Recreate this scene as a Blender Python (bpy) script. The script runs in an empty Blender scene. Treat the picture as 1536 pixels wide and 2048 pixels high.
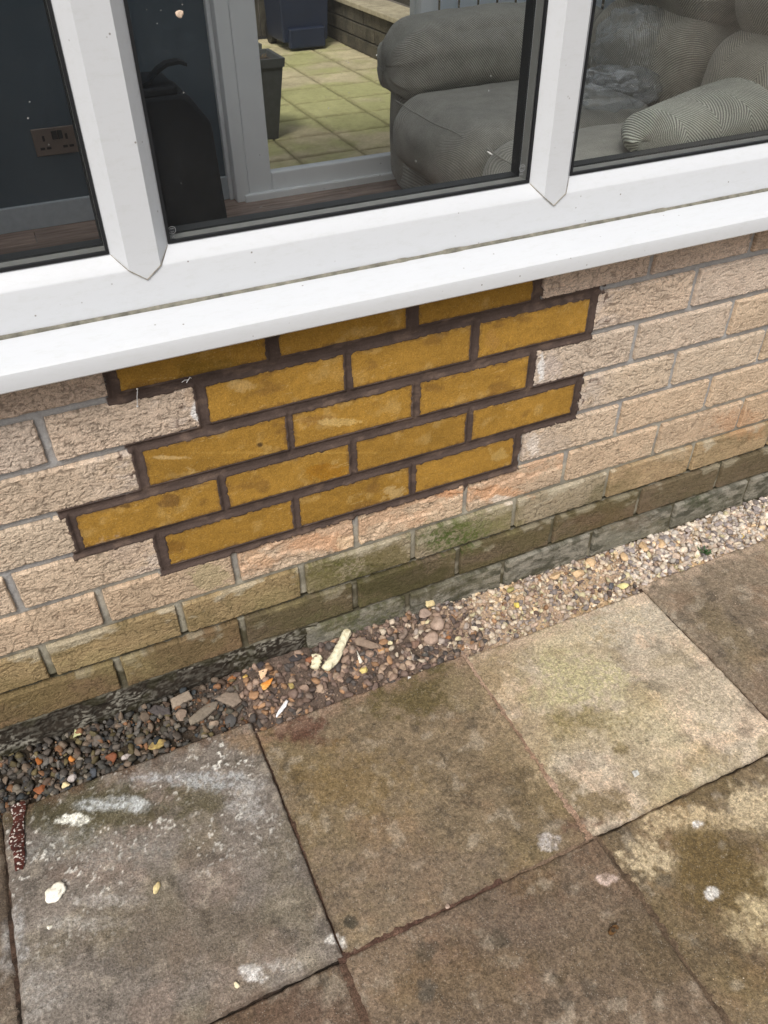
import bpy, math, random
import numpy as np
from mathutils import Vector, Matrix, Euler

random.seed(7)
RNG = np.random.default_rng(11)
SC = bpy.context.scene
COL = SC.collection

# ------------------------------------------------------------------ camera
cam_d = bpy.data.cameras.new('camera')
cam = bpy.data.objects.new('camera', cam_d)
COL.objects.link(cam)
cam.location = (-0.7384, -1.0196, 1.1765)
cam.rotation_euler = (0.8709, 0.0074, -0.4273)
cam_d.sensor_fit = 'VERTICAL'
cam_d.sensor_height = 24.0
cam_d.lens = 24.0 * 1617.54 / 2048.0
cam_d.clip_start = 0.05
cam_d.clip_end = 400
SC.camera = cam
SC.render.resolution_x = 768
SC.render.resolution_y = 1024

# ------------------------------------------------------------------ world, sun, exposure
SUN_EL = math.radians(52)
SUN_AZ = math.radians(216)            # compass-like angle, 180 = from -y (behind the camera)
world = bpy.data.worlds.new('World')
SC.world = world
world.use_nodes = True
wn = world.node_tree.nodes
wl = world.node_tree.links
for n in list(wn):
    wn.remove(n)
w_out = wn.new('ShaderNodeOutputWorld')
w_bg = wn.new('ShaderNodeBackground')
w_sky = wn.new('ShaderNodeTexSky')
w_sky.sky_type = 'NISHITA'
w_sky.sun_disc = False
w_sky.sun_elevation = SUN_EL
w_sky.sun_rotation = SUN_AZ
w_sky.air_density = 1.0
w_sky.dust_density = 6.0
w_sky.ozone_density = 1.0
w_hsv = wn.new('ShaderNodeHueSaturation')   # overcast: a cloud layer takes most of the blue out
w_hsv.inputs['Saturation'].default_value = 0.42
w_bg.inputs['Strength'].default_value = 0.112
wl.new(w_sky.outputs[0], w_hsv.inputs['Color'])
wl.new(w_hsv.outputs[0], w_bg.inputs['Color'])
wl.new(w_bg.outputs[0], w_out.inputs['Surface'])
sun_d = bpy.data.lights.new('sun', 'SUN')
sun_d.energy = 1.5
sun_d.angle = math.radians(14)
sun_d.color = (1.0, 0.965, 0.92)
sun = bpy.data.objects.new('sun', sun_d)
COL.objects.link(sun)
sdir = Vector((math.sin(SUN_AZ) * math.cos(SUN_EL), math.cos(SUN_AZ) * math.cos(SUN_EL), math.sin(SUN_EL)))
sun.rotation_euler = sdir.to_track_quat('Z', 'Y').to_euler()
sun.location = sdir * 8
SC.view_settings.view_transform = 'Standard'
SC.view_settings.look = 'None'
SC.view_settings.gamma = 1.0
SC.view_settings.use_curve_mapping = False
SC.view_settings.exposure = 0.13
SC.render.engine = 'CYCLES'
SC.cycles.max_bounces = 8
SC.cycles.transparent_max_bounces = 16

# ------------------------------------------------------------------ helpers
def lin(c):
    c = np.asarray(c, float) / 255.0
    return np.where(c <= 0.04045, c / 12.92, ((c + 0.055) / 1.055) ** 2.4)

KV = 1.0          # photograph value -> surface colour, upright faces
KH = 1.06          # the same, faces that look up at the sky

def _h(ix, iy, iz, s):
    n = (ix.astype(np.uint32) * np.uint32(374761393)) ^ (iy.astype(np.uint32) * np.uint32(668265263)) ^ (iz.astype(np.uint32) * np.uint32(2147483647)) ^ np.uint32((s * 974711 + 13) & 0xffffffff)
    n = (n ^ (n >> np.uint32(13))) * np.uint32(1274126177)
    n = n ^ (n >> np.uint32(16))
    n = (n * np.uint32(2246822519)) ^ (n >> np.uint32(11))
    return (n & np.uint32(0xffffff)).astype(np.float64) / 16777215.0

def vn(x, y, z=0.0, seed=0):
    x = np.asarray(x, float); y = np.asarray(y, float); z = np.zeros_like(x) + z
    fx, fy, fz = np.floor(x), np.floor(y), np.floor(z)
    ix, iy, iz = fx.astype(np.int64), fy.astype(np.int64), fz.astype(np.int64)
    tx, ty, tz = x - fx, y - fy, z - fz
    tx = tx * tx * (3 - 2 * tx); ty = ty * ty * (3 - 2 * ty); tz = tz * tz * (3 - 2 * tz)
    r = 0
    for dz in (0, 1):
        wz = tz if dz else 1 - tz
        if dz and not np.any(tz):
            continue
        for dy in (0, 1):
            wy = ty if dy else 1 - ty
            for dx in (0, 1):
                wx = tx if dx else 1 - tx
                r = r + _h(ix + dx, iy + dy, iz + dz, seed) * wx * wy * wz
    return r

def fbm(x, y, z=0.0, seed=0, oct=4, gain=0.5):
    a, s, t, f = 1.0, 0.0, 0.0, 1.0
    for o in range(oct):
        s = s + a * vn(np.asarray(x) * f, np.asarray(y) * f, np.asarray(z) * f, seed + o * 17)
        t += a; a *= gain; f *= 2.03
    return s / t

def sst(e0, e1, x):
    t = np.clip((x - e0) / (e1 - e0), 0, 1)
    return t * t * (3 - 2 * t)

def mesh_np(name, V, F, mat=None, parent=None, smooth=False, col=None, link=True):
    """one mesh object from numpy vertices and faces (quads or triangles)"""
    V = np.asarray(V, np.float32).reshape(-1, 3); F = np.asarray(F, np.int32)
    me = bpy.data.meshes.new(name)
    k = F.shape[1]
    me.vertices.add(len(V)); me.loops.add(F.size); me.polygons.add(len(F))
    me.vertices.foreach_set('co', V.ravel())
    me.loops.foreach_set('vertex_index', F.ravel())
    me.polygons.foreach_set('loop_start', np.arange(0, F.size, k, dtype=np.int32))
    try:
        me.polygons.foreach_set('loop_total', np.full(len(F), k, np.int32))
    except Exception:
        pass
    me.update(calc_edges=True)
    me.validate()
    if smooth:
        me.polygons.foreach_set('use_smooth', np.ones(len(me.polygons), bool))
    if col is not None:
        at = me.color_attributes.new('Col', 'FLOAT_COLOR', 'POINT')
        c4 = np.ones((len(V), 4), np.float32); c4[:, :3] = np.clip(col, 0, 1)
        at.data.foreach_set('color', c4.ravel())
    if mat:
        me.materials.append(mat)
    o = bpy.data.objects.new(name, me)
    if link:
        COL.objects.link(o)
    if parent:
        o.parent = parent
    return o

def poly(name, V, F, mat=None, parent=None, smooth=False):
    me = bpy.data.meshes.new(name)
    me.from_pydata([tuple(v) for v in V], [], [tuple(f) for f in F])
    me.update()
    if smooth:
        for p in me.polygons: p.use_smooth = True
    if mat: me.materials.append(mat)
    o = bpy.data.objects.new(name, me); COL.objects.link(o)
    if parent: o.parent = parent
    return o

def gridF(nu, nv):
    i = np.arange(nu - 1)[:, None]; j = np.arange(nv - 1)[None, :]
    a = i * nv + j
    return np.stack([a, a + nv, a + nv + 1, a + 1], -1).reshape(-1, 4)

def box(name, x0, x1, y0, y1, z0, z1, mat, parent=None, bev=0.0):
    import bmesh
    bm = bmesh.new()
    bmesh.ops.create_cube(bm, size=1)
    for v in bm.verts:
        v.co = ((x0 + x1) / 2 + v.co.x * (x1 - x0), (y0 + y1) / 2 + v.co.y * (y1 - y0), (z0 + z1) / 2 + v.co.z * (z1 - z0))
    if bev > 0:
        bmesh.ops.bevel(bm, geom=bm.edges[:], offset=bev, segments=2, affect='EDGES', profile=0.5)
    me = bpy.data.meshes.new(name); bm.to_mesh(me); bm.free()
    if mat: me.materials.append(mat)
    o = bpy.data.objects.new(name, me); COL.objects.link(o)
    if parent: o.parent = parent
    return o

def thing(name, label, cat, loc=(0, 0, 0), group=None):
    o = bpy.data.objects.new(name, None); COL.objects.link(o)
    o.empty_display_size = 0.05
    o.location = loc
    o['label'] = label; o['category'] = cat
    if group: o['group'] = group
    return o

def tag(o, label, cat, group=None):
    o['label'] = label; o['category'] = cat
    if group: o['group'] = group
    return o

def keep_world(child, parent):
    child.parent = parent
    child.matrix_parent_inverse = Matrix.Translation(-Vector(parent.location))
    return child

def extrude(name, prof, axis, a, b, mat, parent=None, smooth=False, closed=True):
    """profile (list of 2-D points) pushed along an axis: 'x' profile=(y,z), 'z' profile=(x,y), 'y' profile=(x,z)"""
    n = len(prof); V = []
    for t in (a, b):
        for p, q in prof:
            V.append({'x': (t, p, q), 'z': (p, q, t), 'y': (p, t, q)}[axis])
    F = [(i, (i + 1) % n, n + (i + 1) % n, n + i) for i in range(n)]
    if closed:
        F += [tuple(range(n))[::-1], tuple(range(n, 2 * n))]
    o = poly(name, V, F, mat, parent)
    import bmesh
    bm = bmesh.new(); bm.from_mesh(o.data); bmesh.ops.recalc_face_normals(bm, faces=bm.faces[:]); bm.to_mesh(o.data); bm.free()
    return o

# ------------------------------------------------------------------ materials
def nmat(name):
    m = bpy.data.materials.new(name); m.use_nodes = True
    nt = m.node_tree
    return m, nt, nt.nodes['Principled BSDF']

def mix_rgb(nt, typ, fac, a, b):
    n = nt.nodes.new('ShaderNodeMix'); n.data_type = 'RGBA'; n.blend_type = typ
    for s, v in ((n.inputs[0], fac), (n.inputs[6], a), (n.inputs[7], b)):
        if hasattr(v, 'is_output'): nt.links.new(v, s)
        else: s.default_value = v
    return n.outputs[2]

def noise(nt, vec, scale, detail=3, rough=0.6):
    n = nt.nodes.new('ShaderNodeTexNoise'); n.inputs['Scale'].default_value = scale
    n.inputs['Detail'].default_value = detail; n.inputs['Roughness'].default_value = rough
    if vec is not None: nt.links.new(vec, n.inputs['Vector'])
    return n.outputs['Fac']

def ramp(nt, fac, stops):
    r = nt.nodes.new('ShaderNodeValToRGB')
    e = r.color_ramp.elements
    while len(e) < len(stops): e.new(0.5)
    for el, (p, c) in zip(e, stops):
        el.position = p; el.color = (c, c, c, 1) if not hasattr(c, '__len__') else (*c, 1)
    nt.links.new(fac, r.inputs[0])
    return r.outputs[0]

def attr_mat(name, grain=900, amt=0.35, rough=0.9, bump=0.4, bdist=0.0006, speck=None, spec=0.2, mid=120, midamt=0.15, coarse=260):
    """surface whose colour lives on the mesh, with fine grain and relief on top"""
    m, nt, b = nmat(name)
    at = nt.nodes.new('ShaderNodeAttribute'); at.attribute_name = 'Col'
    geo = nt.nodes.new('ShaderNodeNewGeometry'); pos = geo.outputs['Position']
    f1 = ramp(nt, noise(nt, pos, grain, 2), [(0.25, 1 - amt), (0.75, 1 + amt)])
    f2 = ramp(nt, noise(nt, pos, mid, 4), [(0.25, 1 - midamt), (0.75, 1 + midamt)])
    f3 = ramp(nt, noise(nt, pos, coarse, 2), [(0.3, 1 - amt * .7), (0.7, 1 + amt * .7)])
    c = mix_rgb(nt, 'MULTIPLY', 1.0, at.outputs['Color'], f1)
    c = mix_rgb(nt, 'MULTIPLY', 1.0, c, f2)
    c = mix_rgb(nt, 'MULTIPLY', 1.0, c, f3)
    if speck:
        for sc, th, colr, a in speck:
            v = nt.nodes.new('ShaderNodeTexVoronoi'); v.inputs['Scale'].default_value = sc
            nt.links.new(pos, v.inputs['Vector'])
            fs = ramp(nt, v.outputs['Distance'], [(th * .6, a), (th, 0.0)])
            nb = ramp(nt, noise(nt, pos, sc * .35, 1), [(0.5, 0.0), (0.6, 1.0)])
            mm = nt.nodes.new('ShaderNodeMath'); mm.operation = 'MULTIPLY'
            nt.links.new(fs, mm.inputs[0]); nt.links.new(nb, mm.inputs[1])
            c = mix_rgb(nt, 'MIX', mm.outputs[0], c, (*colr, 1))
    nt.links.new(c, b.inputs['Base Color'])
    b.inputs['Roughness'].default_value = rough
    b.inputs['Specular IOR Level'].default_value = spec
    if bump:
        bn = nt.nodes.new('ShaderNodeBump'); bn.inputs['Strength'].default_value = bump; bn.inputs['Distance'].default_value = bdist
        ad = nt.nodes.new('ShaderNodeMath'); ad.operation = 'ADD'
        nt.links.new(noise(nt, pos, grain, 3, .7), ad.inputs[0]); nt.links.new(noise(nt, pos, coarse, 3, .6), ad.inputs[1])
        nt.links.new(ad.outputs[0], bn.inputs['Height']); nt.links.new(bn.outputs[0], b.inputs['Normal'])
    return m

def plain(name, c, rough=0.6, spec=0.4, var=0.08, scale=40, bump=0.0, bscale=300, bdist=0.0005, metal=0.0):
    m, nt, b = nmat(name)
    geo = nt.nodes.new('ShaderNodeNewGeometry'); pos = geo.outputs['Position']
    f = ramp(nt, noise(nt, pos, scale, 4), [(0.3, 1 - var), (0.7, 1 + var)])
    nt.links.new(mix_rgb(nt, 'MULTIPLY', 1.0, (*c, 1), f), b.inputs['Base Color'])
    b.inputs['Roughness'].default_value = rough; b.inputs['Specular IOR Level'].default_value = spec
    b.inputs['Metallic'].default_value = metal
    if bump:
        bn = nt.nodes.new('ShaderNodeBump'); bn.inputs['Strength'].default_value = bump; bn.inputs['Distance'].default_value = bdist
        nt.links.new(noise(nt, pos, bscale, 3), bn.inputs['Height']); nt.links.new(bn.outputs[0], b.inputs['Normal'])
    return m

def upvc_mat():
    m, nt, b = nmat('white_upvc')
    geo = nt.nodes.new('ShaderNodeNewGeometry'); pos = geo.outputs['Position']
    mp = nt.nodes.new('ShaderNodeMapping'); mp.inputs['Scale'].default_value = (0.35, 1, 1); nt.links.new(pos, mp.inputs[0])
    dirt = ramp(nt, noise(nt, mp.outputs[0], 110, 8, .8), [(0.50, 0.0), (0.80, 0.26)])
    c = mix_rgb(nt, 'MIX', dirt, (0.66, 0.68, 0.705, 1), (0.42, 0.43, 0.37, 1))
    v = nt.nodes.new('ShaderNodeTexVoronoi'); v.inputs['Scale'].default_value = 62; nt.links.new(pos, v.inputs['Vector'])
    sp = ramp(nt, v.outputs['Distance'], [(0.05, 0.85), (0.10, 0.0)])
    gate = ramp(nt, noise(nt, pos, 21, 2), [(0.50, 0.0), (0.60, 1.0)])
    mm = nt.nodes.new('ShaderNodeMath'); mm.operation = 'MULTIPLY'; nt.links.new(sp, mm.inputs[0]); nt.links.new(gate, mm.inputs[1])
    c = mix_rgb(nt, 'MIX', mm.outputs[0], c, (0.16, 0.13, 0.11, 1))
    nt.links.new(c, b.inputs['Base Color'])
    b.inputs['Roughness'].default_value = 0.34; b.inputs['Specular IOR Level'].default_value = 0.45
    bn = nt.nodes.new('ShaderNodeBump'); bn.inputs['Strength'].default_value = 0.15; bn.inputs['Distance'].default_value = 0.0006
    nt.links.new(noise(nt, pos, 60, 3), bn.inputs['Height']); nt.links.new(bn.outputs[0], b.inputs['Normal'])
    return m

def glass_mat(name, tint=(0.985, 0.993, 0.99), dust=0.003, speck=True):
    m, nt, b = nmat(name)
    nt.nodes.remove(b)
    out = [n for n in nt.nodes if n.type == 'OUTPUT_MATERIAL'][0]
    geo = nt.nodes.new('ShaderNodeNewGeometry'); pos = geo.outputs['Position']
    tr = nt.nodes.new('ShaderNodeBsdfTransparent'); tr.inputs[0].default_value = (*tint, 1)
    gl = nt.nodes.new('ShaderNodeBsdfGlossy'); gl.inputs['Roughness'].default_value = 0.015
    fr = nt.nodes.new('ShaderNodeFresnel'); fr.inputs['IOR'].default_value = 1.45
    half = nt.nodes.new('ShaderNodeMath'); half.operation = 'MULTIPLY'; half.inputs[1].default_value = 0.16
    nt.links.new(fr.outputs[0], half.inputs[0])
    mx = nt.nodes.new('ShaderNodeMixShader'); nt.links.new(half.outputs[0], mx.inputs[0]); nt.links.new(tr.outputs[0], mx.inputs[1]); nt.links.new(gl.outputs[0], mx.inputs[2])
    df = nt.nodes.new('ShaderNodeBsdfDiffuse'); df.inputs[0].default_value = (0.75, 0.76, 0.74, 1)
    d = ramp(nt, noise(nt, pos, 9, 6, .7), [(0.35, dust * .3), (0.75, dust * 1.8)])
    if speck:
        v = nt.nodes.new('ShaderNodeTexVoronoi'); v.inputs['Scale'].default_value = 60; nt.links.new(pos, v.inputs['Vector'])
        s = ramp(nt, v.outputs['Distance'], [(0.035, 0.7), (0.075, 0.0)])
        g = ramp(nt, noise(nt, pos, 14, 2), [(0.56, 0.0), (0.66, 1.0)])
        mm = nt.nodes.new('ShaderNodeMath'); mm.operation = 'MULTIPLY'; nt.links.new(s, mm.inputs[0]); nt.links.new(g, mm.inputs[1])
        ad = nt.nodes.new('ShaderNodeMath'); ad.operation = 'ADD'; nt.links.new(mm.outputs[0], ad.inputs[0]); nt.links.new(d, ad.inputs[1])
        d = ad.outputs[0]
    m2 = nt.nodes.new('ShaderNodeMixShader'); nt.links.new(d, m2.inputs[0]); nt.links.new(mx.outputs[0], m2.inputs[1]); nt.links.new(df.outputs[0], m2.inputs[2])
    nt.links.new(m2.outputs[0], out.inputs['Surface'])
    return m

def fabric_mat(name, c1, c2, period=0.0085, direction=(1, 1), zig=0.0, bump=1.0, bdist=0.002):
    """ribbed herringbone upholstery: diagonal ribs that turn back on themselves in bands"""
    m, nt, b = nmat(name)
    tc = nt.nodes.new('ShaderNodeAttribute'); tc.attribute_name = 'cloth_uv'
    sx = nt.nodes.new('ShaderNodeSeparateXYZ')
    nz = nt.nodes.new('ShaderNodeTexNoise'); nz.inputs['Scale'].default_value = 9; nt.links.new(tc.outputs['Vector'], nz.inputs['Vector'])
    wv = nt.nodes.new('ShaderNodeVectorMath'); wv.operation = 'SCALE'; wv.inputs['Scale'].default_value = 0.016
    nt.links.new(nz.outputs['Color'], wv.inputs[0])
    wa = nt.nodes.new('ShaderNodeVectorMath'); nt.links.new(tc.outputs['Vector'], wa.inputs[0]); nt.links.new(wv.outputs[0], wa.inputs[1])
    nt.links.new(wa.outputs[0], sx.inputs[0])
    def M(op, a, bb=None, c=None):
        n = nt.nodes.new('ShaderNodeMath'); n.operation = op
        for i, v in enumerate((a, bb, c)):
            if v is None: continue
            if hasattr(v, 'is_output'): nt.links.new(v, n.inputs[i])
            else: n.inputs[i].default_value = v
        return n.outputs[0]
    u = M('MULTIPLY', sx.outputs[0], direction[0])
    if zig:
        u = M('PINGPONG', M('ADD', u, 10.0), zig)
    t = M('ADD', u, M('MULTIPLY', sx.outputs[1], direction[1]))
    s = M('SINE', M('MULTIPLY', t, 2 * math.pi / period))
    s01 = M('MULTIPLY_ADD', s, 0.5, 0.5)
    geo = nt.nodes.new('ShaderNodeNewGeometry')
    n1 = noise(nt, geo.outputs['Position'], 420, 2); n2 = noise(nt, geo.outputs['Position'], 18, 4)
    hgt = M('ADD', s01, M('MULTIPLY', n1, 0.6))
    c = mix_rgb(nt, 'MIX', s01, (*c1, 1), (*c2, 1))
    c = mix_rgb(nt, 'MULTIPLY', 1.0, c, ramp(nt, n1, [(0.25, 0.72), (0.75, 1.28)]))
    c = mix_rgb(nt, 'MULTIPLY', 1.0, c, ramp(nt, n2, [(0.3, 0.86), (0.7, 1.14)]))
    nt.links.new(c, b.inputs['Base Color'])
    b.inputs['Roughness'].default_value = 0.95; b.inputs['Specular IOR Level'].default_value = 0.1
    b.inputs['Sheen Weight'].default_value = 0.25
    bn = nt.nodes.new('ShaderNodeBump'); bn.inputs['Strength'].default_value = bump; bn.inputs['Distance'].default_value = bdist
    nt.links.new(hgt, bn.inputs['Height']); nt.links.new(bn.outputs[0], b.inputs['Normal'])
    return m

M_BRICK = attr_mat('rustic_brick', grain=700, amt=0.26, bump=0.9, bdist=0.0012, mid=90, midamt=0.10, coarse=380)
M_YEL = attr_mat('ochre_brick', grain=560, amt=0.18, bump=0.9, bdist=0.0009, mid=70, midamt=0.14, coarse=300,
                 speck=[(340, 0.30, (0.62, 0.46, 0.20), 0.35), (230, 0.17, (0.12, 0.07, 0.03), 0.6)])
M_MOR = attr_mat('mortar', grain=900, amt=0.14, bump=0.6, bdist=0.0009, mid=60, midamt=0.12, coarse=320)
M_SLAB = attr_mat('weathered_concrete', grain=430, amt=0.34, bump=1.0, bdist=0.0016, mid=120, midamt=0.26, coarse=240,
                  speck=[(300, 0.30, (0.58, 0.54, 0.46), 0.32), (260, 0.30, (0.07, 0.06, 0.05), 0.55), (95, 0.13, (0.05, 0.045, 0.04), 0.75), (120, 0.09, (0.60, 0.57, 0.52), 0.6)])
M_STONE = attr_mat('stone', grain=700, amt=0.14, bump=0.5, bdist=0.0008, mid=120, midamt=0.2, spec=0.35, rough=0.75)
M_SOIL = attr_mat('soil', grain=600, amt=0.4, bump=1.0, bdist=0.002, mid=110, midamt=0.3)
M_UPVC = upvc_mat()
M_GASKET = plain('black_rubber', (0.012, 0.013, 0.015), 0.55)
M_SPACER = plain('spacer_bar', (0.20, 0.20, 0.19), 0.5, metal=0.2)
M_GLASS = glass_mat('window_glass')
M_BEAD = plain('grimy_sealant', (0.20, 0.19, 0.15), 0.8, var=0.45, scale=70)
M_GRIME = plain('grime', (0.30, 0.26, 0.20), 0.9, var=0.5, scale=90)
# stains on the paving: centre x,y, two half-axes, colour, strength
GROUND_STAINS = [(-0.908,-0.15,0.146,-0.067,-0.008,-0.052,(72,68,42),0.7)
,(-0.986,-0.052,0.095,-0.044,-0.006,-0.061,(60,58,40),0.7)
,(-0.734,-0.21,0.054,-0.025,-0.007,-0.027,(84,78,52),0.6)
,(-0.63,-0.127,0.05,-0.023,-0.008,-0.026,(150,125,95),0.6)
,(-0.927,-0.166,0.024,-0.011,-0.002,-0.011,(235,235,225),0.9)
,(-0.857,-0.166,0.058,-0.027,-0.002,-0.013,(200,205,206),0.6)
,(-0.772,-0.151,0.059,-0.027,-0.003,-0.013,(188,190,192),0.5)
,(-0.686,-0.196,0.063,-0.029,-0.006,-0.021,(170,172,172),0.6)
,(-0.655,-0.256,0.035,-0.016,-0.011,-0.036,(165,162,158),0.6)
,(-0.912,-0.226,0.111,-0.051,-0.005,-0.035,(150,150,145),0.35)
,(-0.951,-0.337,0.076,-0.035,-0.002,-0.011,(184,180,172),0.45)
,(-0.9,-0.323,0.049,-0.023,-0.002,-0.009,(190,186,180),0.4)
,(-1.036,-0.322,0.027,-0.012,-0.004,-0.045,(170,168,165),0.6)
,(-1.01,-0.409,0.046,-0.021,-0.005,-0.041,(160,156,150),0.5)
,(-0.725,-0.519,0.031,-0.014,-0.004,-0.014,(225,222,218),0.9)
,(-0.606,-0.521,0.015,-0.007,-0.005,-0.012,(225,222,215),0.9)
,(-0.689,-0.523,0.04,-0.018,-0.004,-0.01,(180,175,168),0.5)
,(-0.785,-0.437,0.136,-0.062,-0.015,-0.056,(104,93,78),0.5)
,(-0.52,-0.145,0.052,-0.024,-0.014,-0.039,(92,66,54),0.95)
,(-0.295,-0.145,0.131,-0.061,-0.031,-0.065,(92,82,50),0.75)
,(-0.479,-0.286,0.095,-0.044,-0.026,-0.063,(120,100,62),0.5)
,(-0.461,-0.487,0.143,-0.066,-0.031,-0.064,(120,106,92),0.5)
,(-0.336,-0.093,0.053,-0.025,-0.011,-0.025,(150,132,115),0.7)
,(-0.184,-0.101,0.082,-0.038,-0.013,-0.025,(165,148,130),0.8)
,(-0.203,-0.413,0.094,-0.044,-0.031,-0.05,(96,84,66),0.6)
,(-0.228,-0.523,0.018,-0.008,-0.009,-0.014,(185,178,172),0.7)
,(-0.571,-0.505,0.01,-0.005,-0.005,-0.012,(62,60,52),0.8)
,(-0.104,-0.18,0.063,-0.029,-0.039,-0.065,(140,124,92),0.5)
,(-0.003,-0.274,0.096,-0.045,-0.049,-0.07,(184,176,138),0.7),(0.143,-0.145,0.032,-0.015,-0.009,-0.013,(118,105,72),0.7)
,(-0.03,-0.357,0.067,-0.031,-0.023,-0.033,(128,115,76),0.75)
,(-0.014,-0.432,0.021,-0.01,-0.01,-0.013,(122,108,74),0.7)
,(-0.125,-0.501,0.077,-0.035,-0.024,-0.034,(118,102,74),0.85),(0.072,-0.404,0.1,-0.046,-0.035,-0.044,(196,184,154),0.5),(0.203,-0.389,0.078,-0.036,-0.048,-0.056,(168,156,134),0.5),(0.114,-0.516,0.04,-0.018,-0.018,-0.02,(140,124,92),0.5),(0.121,-0.057,0.157,-0.073,-0.034,-0.051,(196,176,155),0.6),(0.166,-0.189,0.112,-0.052,-0.043,-0.056,(190,182,165),0.5)
,(-0.156,-0.249,0.034,-0.016,-0.042,-0.07,(172,152,124),0.5)
,(-0.164,-0.399,0.024,-0.011,-0.033,-0.051,(176,158,128),0.5),(0.006,-0.591,0.098,-0.045,-0.019,-0.022,(186,168,136),0.9)
,(-0.091,-0.621,0.043,-0.02,-0.023,-0.029,(188,172,142),0.85),(0.123,-0.615,0.046,-0.021,-0.034,-0.035,(188,172,142),0.9),(0.014,-0.739,0.056,-0.026,-0.05,-0.052,(184,168,134),0.9)
,(-0.011,-0.68,0.068,-0.031,-0.045,-0.05,(104,88,58),0.95)
,(-0.003,-0.625,0.052,-0.024,-0.023,-0.027,(108,92,62),0.85),(0.009,-0.602,0.012,-0.006,-0.008,-0.009,(222,218,214),0.9)
,(-0.047,-0.7,0.011,-0.005,-0.007,-0.008,(210,206,200),0.8)
,(-0.18,-0.614,0.021,-0.01,-0.006,-0.008,(200,180,168),0.8)
,(-0.165,-0.522,0.045,-0.021,-0.01,-0.015,(110,84,72),0.6)
,(-0.186,-0.728,0.133,-0.061,-0.04,-0.05,(98,85,66),0.5)
,(-0.469,-0.635,0.105,-0.048,-0.022,-0.041,(112,95,72),0.5)
,(-0.334,-0.621,0.068,-0.031,-0.016,-0.025,(110,96,84),0.4)
,(-0.48,-0.593,0.02,-0.009,-0.009,-0.019,(70,66,58),0.6)
,(-0.379,-0.623,0.017,-0.008,-0.007,-0.012,(75,72,62),0.4)
,(-0.705,-0.57,0.077,-0.035,-0.008,-0.024,(98,80,68),0.6)
,(-0.512,-0.641,0.016,-0.007,-0.01,-0.02,(80,78,72),0.6)
,(-0.098,-0.654,0.018,-0.008,-0.013,-0.016,(90,86,76),0.5)
,(-0.122,-0.172,0.036,-0.017,-0.045,-0.076,(150,132,104),0.65)
,(-0.152,-0.348,0.037,-0.017,-0.04,-0.063,(158,140,112),0.6)
,(-0.165,-0.462,0.046,-0.021,-0.032,-0.047,(136,120,92),0.6)
,(-0.199,-0.19,0.044,-0.02,-0.029,-0.052,(152,136,110),0.5)
,(-0.204,-0.347,0.028,-0.013,-0.032,-0.053,(138,122,96),0.5)
,(0.225,-0.29,0.054,-0.025,-0.043,-0.052,(180,168,148),0.4)
,(-0.002,-0.111,0.075,-0.035,-0.019,-0.029,(176,158,132),0.5)]
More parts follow.
